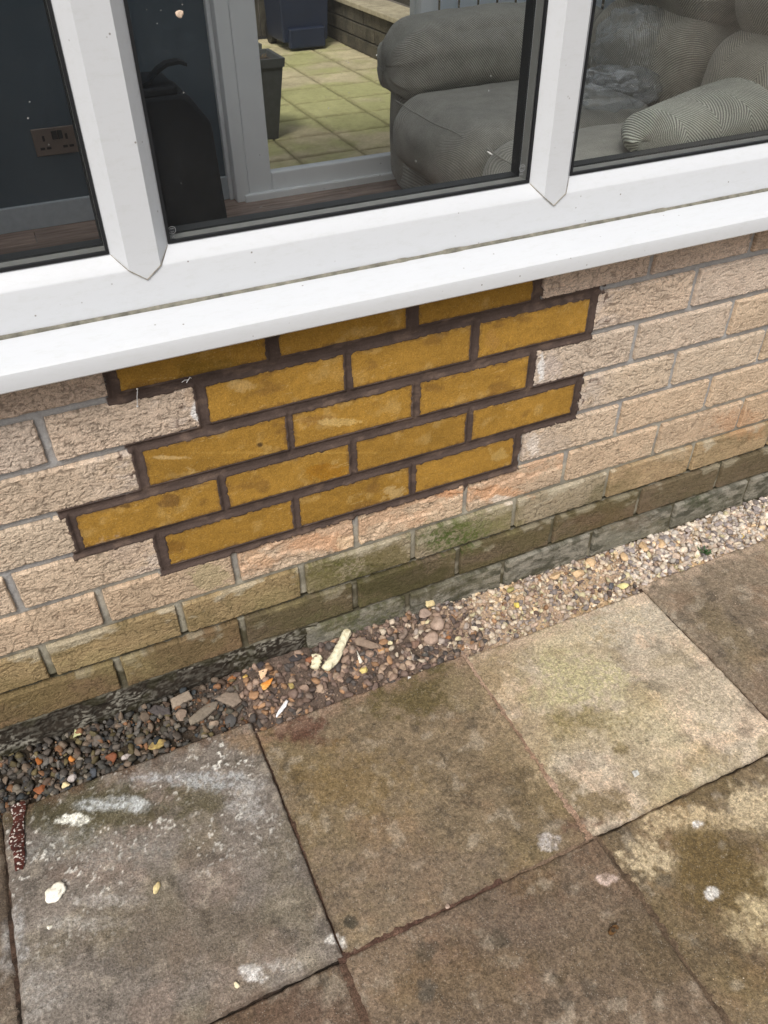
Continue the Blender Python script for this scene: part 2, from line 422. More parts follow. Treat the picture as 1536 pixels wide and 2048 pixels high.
# stains, chips and lichen on the wall: centre x,z, two half-axes, colour, strength
WALL_STAINS = [(-0.579,0.533,0.008,-0.002,-0.003,-0.018,(232,228,224),1.0)
,(-0.584,0.562,0.008,-0.002,-0.004,-0.024,(215,190,165),0.6),(0.022,0.458,0.01,-0.002,0.004,-0.031,(240,236,232),1.0),(0.046,0.452,0.024,-0.006,0.005,-0.035,(205,190,180),0.6),(0.029,0.29,0.016,-0.005,0.004,-0.029,(226,214,202),0.9),(0.078,0.275,0.048,-0.014,0.005,-0.032,(190,175,160),0.4)
,(-0.141,0.121,0.079,-0.03,0.002,-0.047,(74,92,38),0.85)
,(-0.075,0.129,0.07,-0.026,0.003,-0.04,(110,116,66),0.6)
,(-0.016,0.114,0.048,-0.018,0.004,-0.041,(150,140,100),0.4)
,(-0.353,0.119,0.09,-0.037,-0.002,-0.045,(96,96,48),0.75)
,(-0.27,0.112,0.063,-0.025,-0.0,-0.039,(112,102,62),0.7)
,(-0.403,0.114,0.049,-0.02,-0.002,-0.036,(120,112,66),0.5)
,(-0.227,0.033,0.156,-0.066,0.001,-0.057,(76,72,46),0.7)
,(-0.458,0.044,0.116,-0.053,-0.004,-0.053,(98,90,62),0.6)
,(-0.358,-0.031,0.106,-0.05,-0.002,-0.043,(92,96,60),0.5)
,(-0.293,-0.01,0.065,-0.029,-0.0,-0.04,(90,90,55),0.5)
,(-0.797,0.071,0.093,-0.048,-0.008,-0.036,(160,146,104),0.4)
,(-0.925,0.058,0.085,-0.047,-0.011,-0.042,(128,112,76),0.5)
,(-0.511,0.108,0.055,-0.024,-0.003,-0.031,(160,146,104),0.4)
,(-0.035,0.191,0.07,-0.024,0.002,-0.021,(210,160,120),0.6)
,(-0.022,0.174,0.041,-0.014,0.001,-0.013,(235,225,210),0.7)
,(-0.147,0.235,0.032,-0.011,0.001,-0.017,(214,156,112),0.6)
,(-0.407,0.209,0.074,-0.029,-0.001,-0.021,(216,168,130),0.6)
,(-0.518,0.211,0.035,-0.014,-0.003,-0.023,(216,176,140),0.5)
,(-0.35,0.188,0.029,-0.011,-0.001,-0.018,(232,205,170),0.7)
,(-0.607,0.211,0.037,-0.015,-0.005,-0.034,(170,160,120),0.5)
,(-0.728,0.316,0.043,-0.017,-0.006,-0.03,(200,178,160),0.4)
,(-0.543,0.592,0.056,-0.014,-0.003,-0.019,(110,88,30),0.5)
,(-0.644,0.389,0.019,-0.007,-0.003,-0.015,(110,80,45),0.7)
,(-0.71,0.402,0.021,-0.007,-0.002,-0.007,(95,68,40),0.7)
,(-0.653,0.293,0.019,-0.007,-0.003,-0.016,(125,90,40),0.7)
,(-0.391,0.465,0.033,-0.009,-0.001,-0.013,(140,105,60),0.5)
,(-0.083,0.535,0.017,-0.004,0.003,-0.028,(170,130,70),0.6)
,(-0.345,0.535,0.05,-0.012,-0.001,-0.014,(196,160,95),0.3)
,(-0.51,0.559,0.022,-0.006,-0.001,-0.011,(215,185,130),0.4)
,(-0.492,0.447,0.006,-0.002,-0.001,-0.006,(85,65,40),0.9)
,(-0.429,0.413,0.167,-0.051,-0.0,-0.003,(210,170,90),0.3)
,(-0.389,0.36,0.044,-0.014,-0.001,-0.021,(165,112,20),0.5)
,(-0.358,0.451,0.043,-0.012,-0.0,-0.009,(225,195,130),0.5)
,(-0.633,0.467,0.028,-0.009,-0.001,-0.004,(225,195,140),0.5)
,(-0.26,0.273,0.025,-0.008,0.0,-0.017,(205,180,130),0.5)
,(-0.045,0.29,0.028,-0.009,0.002,-0.018,(205,175,110),0.5)
,(-0.439,0.334,0.005,-0.002,-0.0,-0.005,(70,50,25),0.9),(0.274,0.015,0.131,-0.047,0.01,-0.047,(108,86,58),0.3),(0.57,0.181,0.094,-0.027,0.016,-0.044,(196,146,106),0.4),(0.37,0.168,0.086,-0.026,0.008,-0.028,(205,190,165),0.3),(0.522,-0.021,0.083,-0.029,0.01,-0.034,(64,74,44),0.5),(0.318,-0.061,0.091,-0.035,0.008,-0.034,(140,138,124),0.5)]

def stain(P, Q, C, table, seed, warp=0.35, ns=55):
    """lay irregular stains over colours C at plane positions (P, Q)"""
    n1 = fbm(P * ns, Q * ns, 0, seed, 4) - 0.5
    n2 = fbm(P * ns * 3.2, Q * ns * 3.2, 0, seed + 5, 3) - 0.5
    if table is GROUND_STAINS: warp = warp * 1.25
    n3 = fbm(P * 210, Q * 210, 0, seed + 8, 3)
    for (cx, cy, ax, ay, bx, by, c, s) in table:
        det = ax * by - ay * bx
        if abs(det) < 1e-9: continue
        R = 2.0 * max(math.hypot(ax, ay), math.hypot(bx, by))
        idx = np.nonzero((np.abs(P - cx) < R) & (np.abs(Q - cy) < R))[0]
        if not len(idx): continue
        dx, dy = P[idx] - cx, Q[idx] - cy
        u = (dx * by - dy * bx) / det; v = (ax * dy - ay * dx) / det
        d = np.sqrt(u * u + v * v) + n1[idx] * warp * 3.4 + n2[idx] * warp * 2.2
        big = math.hypot(ax, ay) > 0.05
        w = s * (1 - sst(0.45 if big else 0.6, 1.25 if big else 1.0, d))
        if c[1] >= c[0] and table is not GROUND_STAINS: w = w * (0.32 + .9 * sst(.40, .62, n3[idx] * .6 + n2[idx] * .5 + .20)) * .85
        if sum(c) > 430 and table is GROUND_STAINS: w = w * (0.42 + .95 * sst(.40, .62, n3[idx] + .20 * (w - .5)))
        w = np.clip(w, 0, 1)[:, None]
        C[idx] = C[idx] * (1 - w) + lin(c)[None, :] * (KH if table is GROUND_STAINS else KV) * w
    return C

# ================================================================== the wall
H = 0.083
ROWZ = {r: (ord('H') - ord(r)) * H + 0.0415 for r in 'ABCDEFGHI'}
YELLOW = {'A': [(-0.675, -0.4652), (-0.4449, -0.242), (-0.2201, -0.0147)],
          'B': [(-0.5616, -0.3469), (-0.3336, -0.1258), (-0.1091, 0.1037)],
          'C': [(-0.6665, -0.4477), (-0.4361, -0.2292), (-0.2145, -0.0072)],
          'D': [(-0.7826, -0.5681), (-0.5542, -0.3449), (-0.3304, -0.1233), (-0.1092, 0.1013)],
          'E': [(-0.6653, -0.4519), (-0.4384, -0.2314), (-0.2195, -0.0170)]}
# limits of the old brickwork on each side of the patch, and nudges of the old upright joints
GAP = {'A': (-0.6955, 0.0075), 'B': (-0.5815, 0.1235), 'C': (-0.6840, 0.0120), 'D': (-0.7960, 0.1240), 'E': (-0.6830, 0.0105)}
NUDGE = {'F': 0.002, 'G': 0.006, 'H': -0.005, 'I': -0.004}
BASE = {'A': (214, 192, 172), 'B': (220, 199, 177), 'C': (220, 199, 175), 'D': (218, 197, 171), 'E': (216, 193, 166),
        'F': (212, 187, 158), 'G': (178, 162, 134), 'H': (122, 106, 84), 'I': (132, 127, 112)}
bricks = []      # x0, x1, z0, z1, yellow?, row, recess
for r in 'ABCDEFGHI':
    zc = ROWZ[r]; off = 0.5 if r in 'BDFH' else 0.0
    edges = [((k + off) - 4) * 0.225 + NUDGE.get(r, 0.0) for k in range(-3, 11)]
    old = [(a + 0.0066, b - 0.0066) for a, b in zip(edges[:-1], edges[1:])]
    if r in GAP:
        g0, g1 = GAP[r]
        keep = []
        for a, b in old:
            if b < g0 + 0.03: keep.append((a, min(b, g0 + 0.004)))
            elif a > g1 - 0.03: keep.append((max(a, g1 - 0.004), b))
        # the old bricks that meet the patch keep their full length up to it
        old = keep
    for a, b in old:
        bricks.append((a, b, zc - 0.0348, zc + 0.0348, False, r, 0.012 if (r == 'I' and b < -0.40) else 0.0))
    for a, b in YELLOW.get(r, []):
        bricks.append((a - .0012, b + .0012, zc - 0.0325, zc + 0.0320, True, r, 0.0))

wall = thing('house_wall', 'cream textured brick wall under the white window sill with a patch of ochre yellow bricks', 'wall', (0, 0, 0))

def brick_mesh(i, x0, x1, z0, z1, yel, row, rec):
    step = 0.00125 if (-1.15 < x0 and x1 < 0.95) else 0.006
    nu = max(8, int((x1 - x0) / step)); nv = max(6, int((z1 - z0) / step))
    u = np.linspace(0, 1, nu); v = np.linspace(0, 1, nv)
    U, Vv = np.meshgrid(u, v, indexing='ij')
    sd = i * 31
    eo = 0.0007 if yel else 0.0011
    zs = v * (z1 - z0) * 90; xs = u * (x1 - x0) * 90
    dl = (fbm(zs, zs * 0 + i, 0, sd, 3) - .5) * 2 * eo; dr = (fbm(zs, zs * 0 + i + 9, 0, sd + 3, 3) - .5) * 2 * eo
    db = (fbm(xs, xs * 0 + i, 0, sd + 5, 3) - .5) * 2 * eo; dt = (fbm(xs, xs * 0 + i + 9, 0, sd + 7, 3) - .5) * 2 * eo
    tilt = (RNG.random() - .5) * 0.0016
    X = x0 + dl[None, :] * (1 - U) + dr[None, :] * U + U * (x1 - x0)
    Z = z0 + db[:, None] * (1 - Vv) + dt[:, None] * Vv + Vv * (z1 - z0) + tilt * (U - .5)
    ed = np.minimum(np.minimum(U, 1 - U) * (x1 - x0), np.minimum(Vv, 1 - Vv) * (z1 - z0))
    jx, jz = X + i * 3.7, Z + i * 1.3
    if yel:
        h = (fbm(jx * 40, jz * 40, 0, sd, 4) - .5) * 0.0016 + (fbm(jx * 300, jz * 300, 0, sd + 2, 2) - .5) * 0.0005
        r = 0.0022
    else:
        wz = jz + 0.008 * (fbm(jx * 32, jz * 40, 0, sd, 3) - .5) + .0070 * (fbm(jx * 190, jz * 90, 0, sd + 1, 3) - .5)
        wx = jx + 0.012 * (fbm(jx * 60, jz * 60, 0, sd + 4, 2) - .5)
        n = vn(wx * 75, wz * 300, 0, 5) ; n2 = vn(wx * 120 + 7, wz * 430 + 3, 0, 8)
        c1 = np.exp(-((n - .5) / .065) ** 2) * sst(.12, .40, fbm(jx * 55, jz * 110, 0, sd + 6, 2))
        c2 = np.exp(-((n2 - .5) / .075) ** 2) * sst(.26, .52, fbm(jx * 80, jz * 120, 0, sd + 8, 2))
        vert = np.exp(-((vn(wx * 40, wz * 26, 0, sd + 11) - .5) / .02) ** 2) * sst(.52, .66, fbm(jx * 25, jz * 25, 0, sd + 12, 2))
        deep = 1.0 if row in 'ABCDEF' else 0.75
        h = -0.0015 * deep * np.maximum(c1, vert * .9) - 0.0010 * c2 * deep
        h = h + (fbm(jx * 38, jz * 60, 0, sd + 9, 3) - .5) * 0.0010 + (fbm(jx * 260, jz * 300, 0, sd + 10, 2) - .5) * 0.0009
        r = 0.0029
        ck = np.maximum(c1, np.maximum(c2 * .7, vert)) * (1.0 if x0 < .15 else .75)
        if row == 'F' and -0.45 < (x0 + x1) / 2 < 0.12:      # faces spalled when the old bricks above were cut out
            cut = sst(.42, .50, fbm(jx * 16, jz * 34, 0, 77, 3) + (Vv - .62) * .5)
            h = h - 0.0035 * cut
    h = h - rec + (RNG.random() - .5) * 0.0012
    e = np.clip(r - ed, 0, r)
    h = h - (r - np.sqrt(np.maximum(r * r - e * e, 0))) * 0.9
    # colour
    br = (1 + (RNG.random() - .5) * (.20 if yel else .13))
    base = lin((166, 127, 56) if yel else BASE[row]) * KV * br
    if not yel: base = base * np.array([.97, 1.0, 1.06])
    if not yel and row in 'ABCDEF':
        t = RNG.random()
        base = base * np.array([1.0, 1 - .04 * t, 1 - .10 * t])
        if x0 > 0.4: base = base * np.array([.98, .95, .90])
    if row == 'G' and x1 < -0.4: base = lin((172, 150, 112)) * KV * br
    if row == 'G' and x0 > 0.1: base = lin((184, 160, 126)) * KV * br
    if row == 'H' and x1 < -0.5: base = lin((130, 109, 82)) * KV * br
    if rec: base = lin((44, 38, 32)) * KV
    C = np.ones((nu, nv, 3)) * base
    m1 = fbm(X * 22, Z * 30, 0, 3, 4)
    C *= (0.84 + .32 * m1)[..., None]
    if yel:
        worn = sst(.60, .80, fbm(X * 35, Z * 35, 0, 21, 5))[..., None]
        C = C * (1 - worn * .30) + lin((205, 175, 115)) * KV * worn * .30
        # long thin scuffs
        scr = np.exp(-((vn(X * 9 + Z * 25 + i, Z * 150 - X * 18, 0, sd + 30) - .5) / .012) ** 2) * sst(.58, .70, fbm(X * 30, Z * 30, 0, sd + 31, 2))
        C = C * (1 - scr[..., None] * .4) + lin((222, 195, 140)) * KV * scr[..., None] * .4
        sm = 1 - sst(0.0, 0.0075, ed + (fbm(X * 130, Z * 130, 0, 44, 3) - .45) * 0.012)
        sm = sm[..., None] * 0.5
        C = C * (1 - sm) + lin((88, 66, 52)) * KV * sm
        sm2 = sst(.66, .80, fbm(X * 20 + 3, Z * 30, 0, 61, 4))[..., None] * .5
        C = C * (1 - sm2) + lin((120, 88, 48)) * KV * sm2
    else:
        C = C * (1 - ck * .54)[..., None]      # crack shade painted into the colour, along with a darker clay body
        pk = sst(.45, .75, fbm(X * 60, Z * 90, 0, 15, 3))[..., None]
        C = C * (1 - pk * .22) + C * np.array([1.02, .94, .90]) * pk * .22
        if row in 'GHI' and not rec:
            mo = sst(.40, .70, fbm(X * 14, Z * 26, 0, 33, 4) + (0.10 if row == 'H' else 0.0))[..., None] * (.45 if row != 'I' else .35) * (1 if x0 > -.5 else .6)
            mo = mo * (1.0 if x0 < 0.3 else .5)
            C = C * (1 - mo) + lin((92, 88, 52)) * KV * mo
        if row == 'I' and not rec:
            li = sst(.44, .62, fbm(X * 40, Z * 110, 0, 35, 5) + (Vv - .55) * .25)[..., None] * .45
            C = C * (1 - li) + lin((176, 170, 156)) * KV * li
            dk = sst(.50, .68, fbm(X * 34, Z * 70, 0, 36, 5))[..., None] * .65
            C = C * (1 - dk) + lin((58, 58, 44)) * KV * dk
        if row == 'H':
            li = sst(.60, .75, fbm(X * 26, Z * 40, 0, 37, 4) + (Vv - .8) * .35)[..., None] * .5
            C = C * (1 - li) + lin((168, 160, 138)) * KV * li
        if row in 'G':
            li = sst(.52, .66, fbm(X * 22, Z * 40, 0, 38, 4) + (Vv - .85) * .5)[..., None] * .6
            C = C * (1 - li) + lin((196, 186, 164)) * KV * li
        # mortar dust and dribbles beside the patch
        if row in 'BCDE' and -0.95 < x0 < 0.35:
            dd = np.minimum(np.abs(X - GAP[row][0]), np.abs(X - GAP[row][1]))
            du = (1 - sst(.0, .09, dd)) * sst(.40, .62, fbm(X * 28, Z * 50, 0, 52, 4))
            C = C * (1 - du[..., None] * .45) + lin((212, 200, 192)) * KV * du[..., None] * .45
            sp = (1 - sst(.0, .07, dd)) * sst(.66, .74, fbm(X * 110, Z * 110, 0, 53, 3))
            C = C * (1 - sp[..., None] * .8) + lin((84, 62, 54)) * KV * sp[..., None] * .8
        if row == 'F' and -0.60 < (x0 + x1) / 2 < 0.2:
            o = sst(.42, .62, fbm(X * 24, Z * 50, 0, 55, 4) + (Vv - .5) * .35)[..., None] * .65
            C = C * (1 - o * .7) + lin((214, 172, 138)) * KV * o * .7
    Cf = C.reshape(-1, 3)
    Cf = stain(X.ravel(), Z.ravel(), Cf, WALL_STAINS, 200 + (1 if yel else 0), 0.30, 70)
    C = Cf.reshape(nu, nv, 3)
    # close the sides: one ring pushed back into the wall
    def pad(A): return np.pad(A, 1, mode='edge')
    Xp, Zp, hp = pad(X), pad(Z), pad(h)
    Cp = np.stack([pad(C[..., k]) for k in range(3)], -1)
    Y = -hp
    ring = np.zeros_like(Y, bool); ring[0, :] = ring[-1, :] = True; ring[:, 0] = ring[:, -1] = True
    Y[ring] = 0.03
    Vx = np.stack([Xp, Y, Zp], -1).reshape(-1, 3)
    return Vx, gridF(nu + 2, nv + 2), Cp.reshape(-1, 3)

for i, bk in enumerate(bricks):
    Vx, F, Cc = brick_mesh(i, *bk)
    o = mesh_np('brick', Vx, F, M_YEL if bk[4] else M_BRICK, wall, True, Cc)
    if bk[4]: o['label'] = 'smooth ochre yellow brick bedded in dark brown mortar'
    elif bk[6]: o['label'] = 'footing brick crusted black with old mortar and lichen'
    elif bk[5] == 'F' and -0.50 < (bk[0] + bk[1]) / 2 < 0.12: o['label'] = 'chipped peach coloured brick just under the yellow patch'
    elif bk[5] == 'H': o['label'] = 'dark damp brick near the ground'

# ---- mortar: one relief over all joints, split into the old grey and the fresh brown
def mortar():
    st = 0.0024
    xs = np.arange(-1.42, 1.34, st); zs = np.arange(-0.090, 0.668, st)
    X, Z = np.meshgrid(xs, zs, indexing='ij')
    SD = np.full(X.shape, 9.0); DY = np.full(X.shape, 9.0); BT = np.zeros(X.shape, bool)
    for (x0, x1, z0, z1, yel, row, rec) in bricks:
        m = 0.03
        ia, ib = np.searchsorted(xs, [x0 - m, x1 + m]); ja, jb = np.searchsorted(zs, [z0 - m, z1 + m])
        sl = (slice(ia, ib), slice(ja, jb))
        dx = np.maximum(x0 - X[sl], X[sl] - x1); dz = np.maximum(z0 - Z[sl], Z[sl] - z1)
        d = np.maximum(dx, dz)
        near = d < SD[sl]; BT[sl] = np.where(near, (dz >= dx) & (Z[sl] < (z0 + z1) / 2), BT[sl])
        SD[sl] = np.minimum(SD[sl], d)
        if yel: DY[sl] = np.minimum(DY[sl], d)
    nA = fbm(X * 70, Z * 70, 0, 401, 4) - .5; nB = fbm(X * 230, Z * 230, 0, 402, 3) - .5; nC = fbm(X * 18, Z * 18, 0, 403, 3) - .5
    edge_out = np.array([1.0])
    brown = DY < (0.0185 + nA * 0.012 + nB * 0.004)
    brown |= (DY < 0.034 + nB * .01) & (SD > -0.004) & (fbm(X * 45, Z * 45, 0, 404, 2) > .74)
    inside = -SD
    # grey joints: raked back, slightly hollow
    hg = -0.0076 + nA * 0.0022 + nB * 0.0014 - 0.0012 * np.exp(-(SD / 0.002) ** 2)
    dpc = (np.abs(Z - 0.083) < 0.0065)
    hg = np.where(dpc, -0.017 + nA * .004, hg)
    low = (np.abs(Z) < 0.0055) & (X > -0.42)
    hg = np.where(low, -0.013 + nA * .004, hg)
    hg = np.where(inside > 0, hg - inside * 1.5, hg)
    smear = 0.0006 + 0.0030 * np.clip(fbm(X * 130, Z * 130, 0, 405, 4) * 2.2 - .75, 0, 1.4)
    hb = -0.0030 + nC * 0.0030 + nA * 0.0016 + nB * 0.0010
    smear = np.where(BT, smear * .22, smear)
    lift = sst(0.0045, -0.0005, SD)
    hb = hb * (1 - lift) + (0.0010 + nB * .0012) * lift
    hb = np.where(inside > smear, hb - (inside - smear) * 1.6 - .0006, hb)
    Hh = np.where(brown, hb, hg)
    crust = (X < -0.435 + nA * .05) & (Z < -0.002 + nB * .004) & (Z > -0.095)
    Hh = np.where(crust, -0.0065 + (fbm(X * 45, Z * 60, 0, 407, 5) - .5) * 0.013 + nB * .003, Hh)
    keep = (SD > -0.0085) | crust
    # colours
    Cc = np.empty(X.shape + (3,))
    Cc[:] = lin((166, 165, 164)) * KV
    t = sst(0.32, 0.10, Z)[..., None] * .75
    Cc = Cc * (1 - t) + lin((138, 131, 108)) * KV * t
    g = (sst(.2, .02, Z) * sst(.42, .62, fbm(X * 12, Z * 20, 0, 409, 4)))[..., None] * .7
    Cc = Cc * (1 - g) + lin((84, 84, 56)) * KV * g
    t2 = (sst(.090, .070, Z) * .8)[..., None]
    Cc = Cc * (1 - t2) + lin((84, 78, 60)) * KV * t2
    wz = (sst(.44, .60, fbm(X * 30, Z * 30, 0, 410, 4)) * (Z < .26))[..., None] * .4
    Cc = Cc * (1 - wz) + lin((196, 190, 172)) * KV * wz
    Cc = np.where((dpc | low)[..., None], lin((62, 58, 44)) * KV, Cc)
    cm = (sst(.46, .64, fbm(X * 150, Z * 320, 0, 411, 4)) * (.30 + .9 * sst(.40, .62, fbm(X * 14, Z * 20, 0, 415, 3))))[..., None] * .8
    cr = lin((52, 46, 39)) * KV * (1 - cm) + lin((150, 146, 134)) * KV * cm
    cg = sst(.50, .64, fbm(X * 25, Z * 25, 0, 412, 3))[..., None] * .6
    cr = cr * (1 - cg) + lin((52, 50, 32)) * KV * cg
    Cc = np.where(crust[..., None], cr, Cc)
    bc = lin((84, 71, 65)) * KV * (0.74 + .52 * fbm(X * 26, Z * 26, 0, 413, 4))[..., None]
    pale = sst(.58, .74, fbm(X * 40, Z * 90, 0, 414, 4))[..., None] * .35
    bc = bc * (1 - pale) + lin((132, 112, 98)) * KV * pale
    Cc = np.where(brown[..., None], bc, Cc)
    Vx = np.stack([X, -Hh, Z], -1).reshape(-1, 3); Cf = Cc.reshape(-1, 3)
    F = gridF(*X.shape)
    kf = keep.ravel()[F].all(1); bf = brown.ravel()[F].sum(1) >= 2
    for name, sel, lab in (('mortar', kf & ~bf, None), ('mortar', kf & bf, 'fresh dark brown mortar smeared round the yellow bricks')):
        f = F[sel]; used = np.unique(f); mp = np.zeros(len(Vx), np.int64); mp[used] = np.arange(len(used))
        o = mesh_np(name, Vx[used], mp[f], M_MOR, wall, True, Cf[used])
        if lab: o['label'] = lab
mortar()
M_CORE = plain('block_core', (0.20, 0.18, 0.16), 0.95, var=0.2, scale=25)
box('wall_core', -1.6, 1.6, 0.029, 0.105, -0.40, 0.655, M_CORE, wall)
# wall on either side of and above the window, outside the picture
M_FARBRICK = plain('brickwork_beyond', (0.42, 0.33, 0.25), 0.95, var=0.25, scale=30, bump=0.6, bscale=80, bdist=0.003)
box('side_wall', -4.6, -1.62, 0.0, 0.24, -0.40, 2.75, M_FARBRICK, wall)
box('side_wall', 2.32, 6.0, 0.0, 0.24, -0.40, 2.75, M_FARBRICK, wall)
box('side_wall', 1.345, 2.318, 0.0, 0.1, -0.40, 0.655, M_FARBRICK, wall)
box('lintel', -1.618, 2.318, 0.0, 0.24, 2.155, 2.75, M_FARBRICK, wall)

# ================================================================== sill and window
sill_prof = [(-0.052, 0.6530), (-0.0555, 0.6560), (-0.0560, 0.6720), (-0.0545, 0.6785), (-0.0500, 0.6825), (-0.0430, 0.6850),
             (-0.0150, 0.6890), (0.0150, 0.6935), (0.0700, 0.6940), (0.0700, 0.6645), (-0.0450, 0.6610), (-0.0470, 0.6560), (-0.0500, 0.6530)]
sill = thing('window_sill', 'projecting white plastic window sill, grimy along its rounded front lip', 'window sill', (0, 0, 0))
o = extrude('sill_board', sill_prof, 'x', -1.62, 2.318, M_UPVC, sill)
for p in o.data.polygons: p.use_smooth = len(p.vertices) == 4
try:
    o.data.set_sharp_from_angle(angle=math.radians(28))
except Exception: pass
# grimy bead where sill and frame meet
n = 900
xs = np.linspace(-1.6, 2.3, n); ring = []
rr = 0.0030 + 0.0014 * (fbm(xs * 14, xs * 0, 0, 71, 4) - .4) + .0010 * sst(.62, .75, fbm(xs * 30, xs * 0 + 3, 0, 72, 3))
V = []
for k in range(6):
    a = k / 5 * math.pi * .5 + math.pi
    V.append(np.stack([xs, 0.0145 + np.cos(a) * rr * 1.2, 0.6925 - np.sin(a) * rr * 1.3 + 0 * xs], -1))
V = np.stack(V, 1).reshape(-1, 3)
mesh_np('sealant', V, gridF(n, 6), M_BEAD, sill, True)

win = thing('window', 'white plastic framed window with three panes in front of the living room', 'window', (0, 0, 0))
FY = 0.0150                       # front face of the frame
ZT = 2.12
bot_prof = [(FY + .0015, 0.6938), (FY, 0.6955), (FY, 0.7480), (FY + .0012, 0.7508), (0.0322, 0.7668), (0.0335, 0.7680), (0.0700, 0.7690), (0.0850, 0.7690), (0.0850, 0.6938)]
top_prof = [(y, 2.9 - 0.0 - z + 0.0) for y, z in bot_prof]
top_prof = [(y, ZT + 0.690 - z + 0.03) for y, z in bot_prof]
def smooth_sharp(o, ang=25):
    for p in o.data.polygons: p.use_smooth = len(p.vertices) == 4
    try: o.data.set_sharp_from_angle(angle=math.radians(ang))
    except Exception: pass
smooth_sharp(extrude('frame_rail', bot_prof, 'x', -1.60, 2.30, M_UPVC, win))
smooth_sharp(extrude('frame_rail', top_prof, 'x', -1.60, 2.30, M_UPVC, win))
GZ1 = ZT + 0.690 - 0.768 + 0.03
MULL = [(-1.235, -1.160), (-0.6455, -0.5705), (-0.0220, 0.0515), (0.640, 0.715), (1.262, 1.337)]
def mullion(x0, x1):
    """upright bar; its foot is mitred to a point into the bottom rail"""
    xm = (x0 + x1) / 2; zb, zt, tip = 0.7682, GZ1, 0.7350
    f = FY - 0.0012; s = 0.0165
    V = [(x0, .0335, zb), (x0 + s, f + .001, 0.7515), (x0 + s + .001, f, 0.7505), (xm, f, tip), (x1 - s - .001, f, 0.7505), (x1 - s, f + .001, 0.7515), (x1, .0335, zb)]
    T = [(x0, .0335, zt), (x0 + s, f + .001, zt), (x0 + s + .001, f, zt), (xm, f, zt), (x1 - s - .001, f, zt), (x1 - s, f + .001, zt), (x1, .0335, zt)]
    B = [(x1, .085, zb), (x0, .085, zb)]; BT = [(x1, .085, zt), (x0, .085, zt)]
    P = V + B; Q = T + BT; n = len(P)
    F = [(i, (i + 1) % n, n + (i + 1) % n, n + i) for i in range(n)]
    F += [(0, 1, 2, 3), (3, 4, 5, 6), (0, 3, 6, 7, 8)]
    o = poly('mullion', P + Q, F, M_UPVC, win)
    import bmesh
    bm = bmesh.new(); bm.from_mesh(o.data); bmesh.ops.recalc_face_normals(bm, faces=bm.faces[:]); bm.to_mesh(o.data); bm.free()
    # thin dirty weld line along the mitre
    W = []; pts = [(x0 + .001, .0325, 0.7675), (x0 + s, f, 0.7510), (xm, f - .0002, tip), (x1 - s, f, 0.7510), (x1 - .001, .0325, 0.7675)]
    V2, F2 = [], []
    for a, b in zip(pts[:-1], pts[1:]):
        a = Vector(a); b = Vector(b); k = len(V2)
        for t in np.linspace(0, 1, 9):
            p = a.lerp(b, float(t)); w = 0.00035 + 0.0004 * random.random()
            V2 += [(p.x, p.y - .0006, p.z - w - .0002), (p.x, p.y - .0006, p.z + w - .0002), (p.x, p.y + .0012, p.z - .0002)]
        for q in range(8):
            c = k + q * 3
            F2 += [(c, c + 3, c + 4, c + 1), (c + 1, c + 4, c + 5, c + 2), (c + 2, c + 5, c + 3, c)]
    poly('weld_line', V2, F2, M_GRIME, o)
    return o
for a, b in MULL: mullion(a, b)
spans = [(-1.160, -0.6455), (-0.5705, -0.0220), (0.0515, 0.640), (0.715, 1.262)]
def frame_ring(name, x0, x1, z0, z1, w, y0, y1, mat, parent):
    """rectangular ring lying in the window plane, w wide inwards"""
    O = [(x0, z0), (x1, z0), (x1, z1), (x0, z1)]; I = [(x0 + w, z0 + w), (x1 - w, z0 + w), (x1 - w, z1 - w), (x0 + w, z1 - w)]
    V = [(x, y, z) for y in (y0, y1) for (x, z) in O + I]
    F = []
    for k in range(4):
        j = (k + 1) % 4
        F += [(k, j, 4 + j, 4 + k), (8 + k, 12 + k, 12 + j, 8 + j), (4 + k, 4 + j, 12 + j, 12 + k), (k, 8 + k, 8 + j, j)]
    return poly(name, V, F, mat, parent)
for a, b in spans:
    g = box('glass_pane', a + .0005, b - .0005, 0.0362, 0.0402, 0.7695, GZ1 - .001, M_GLASS, win)
    box('glass_pane', a + .0005, b - .0005, 0.0562, 0.0602, 0.7695, GZ1 - .001, M_GLASS, win)
    frame_ring('gasket', a + .0002, b - .0002, 0.7688, GZ1, 0.0036, 0.0315, 0.0360, M_GASKET, win)
    frame_ring('spacer', a + .0003, b - .0003, 0.7690, GZ1 - .0005, 0.0022, 0.0404, 0.0560, M_SPACER, win)
    frame_ring('gasket', a + .0002, b - .0002, 0.7688, GZ1, 0.0034, 0.0604, 0.0800, M_GASKET, win)
# the small round marks etched in the corners of the middle pane
M_ETCH = plain('etched_mark', (0.34, 0.35, 0.36), 0.7)
def etched(cx, cz):
    V, F = [], []
    def ring(x, z, r, w, a0=0, a1=2 * math.pi, n=22):
        k = len(V)
        for i in range(n + 1):
            a = a0 + (a1 - a0) * i / n
            V.append((x + math.cos(a) * (r - w), 0.0360, z + math.sin(a) * (r - w))); V.append((x + math.cos(a) * (r + w), 0.0360, z + math.sin(a) * (r + w)))
        for i in range(n): F.append((k + 2 * i, k + 2 * i + 1, k + 2 * i + 3, k + 2 * i + 2))
    ring(cx, cz, .0048, .0003); ring(cx - .0013, cz + .0010, .0012, .00025, 0, math.pi, 8); ring(cx + .0013, cz + .0010, .0012, .00025, 0, math.pi, 8)
    ring(cx, cz - .0010, .0016, .00025, math.pi, 2 * math.pi, 8); ring(cx - .0008, cz - .0085, .0010, .00025, 1.2, 5.2, 8); ring(cx + .0016, cz - .0085, .0010, .00025, 1.2, 5.2, 8)
    return poly('etched_mark', V, F, M_ETCH, win)
etched(-0.0345, 0.7905); etched(-0.5620, 0.7840)

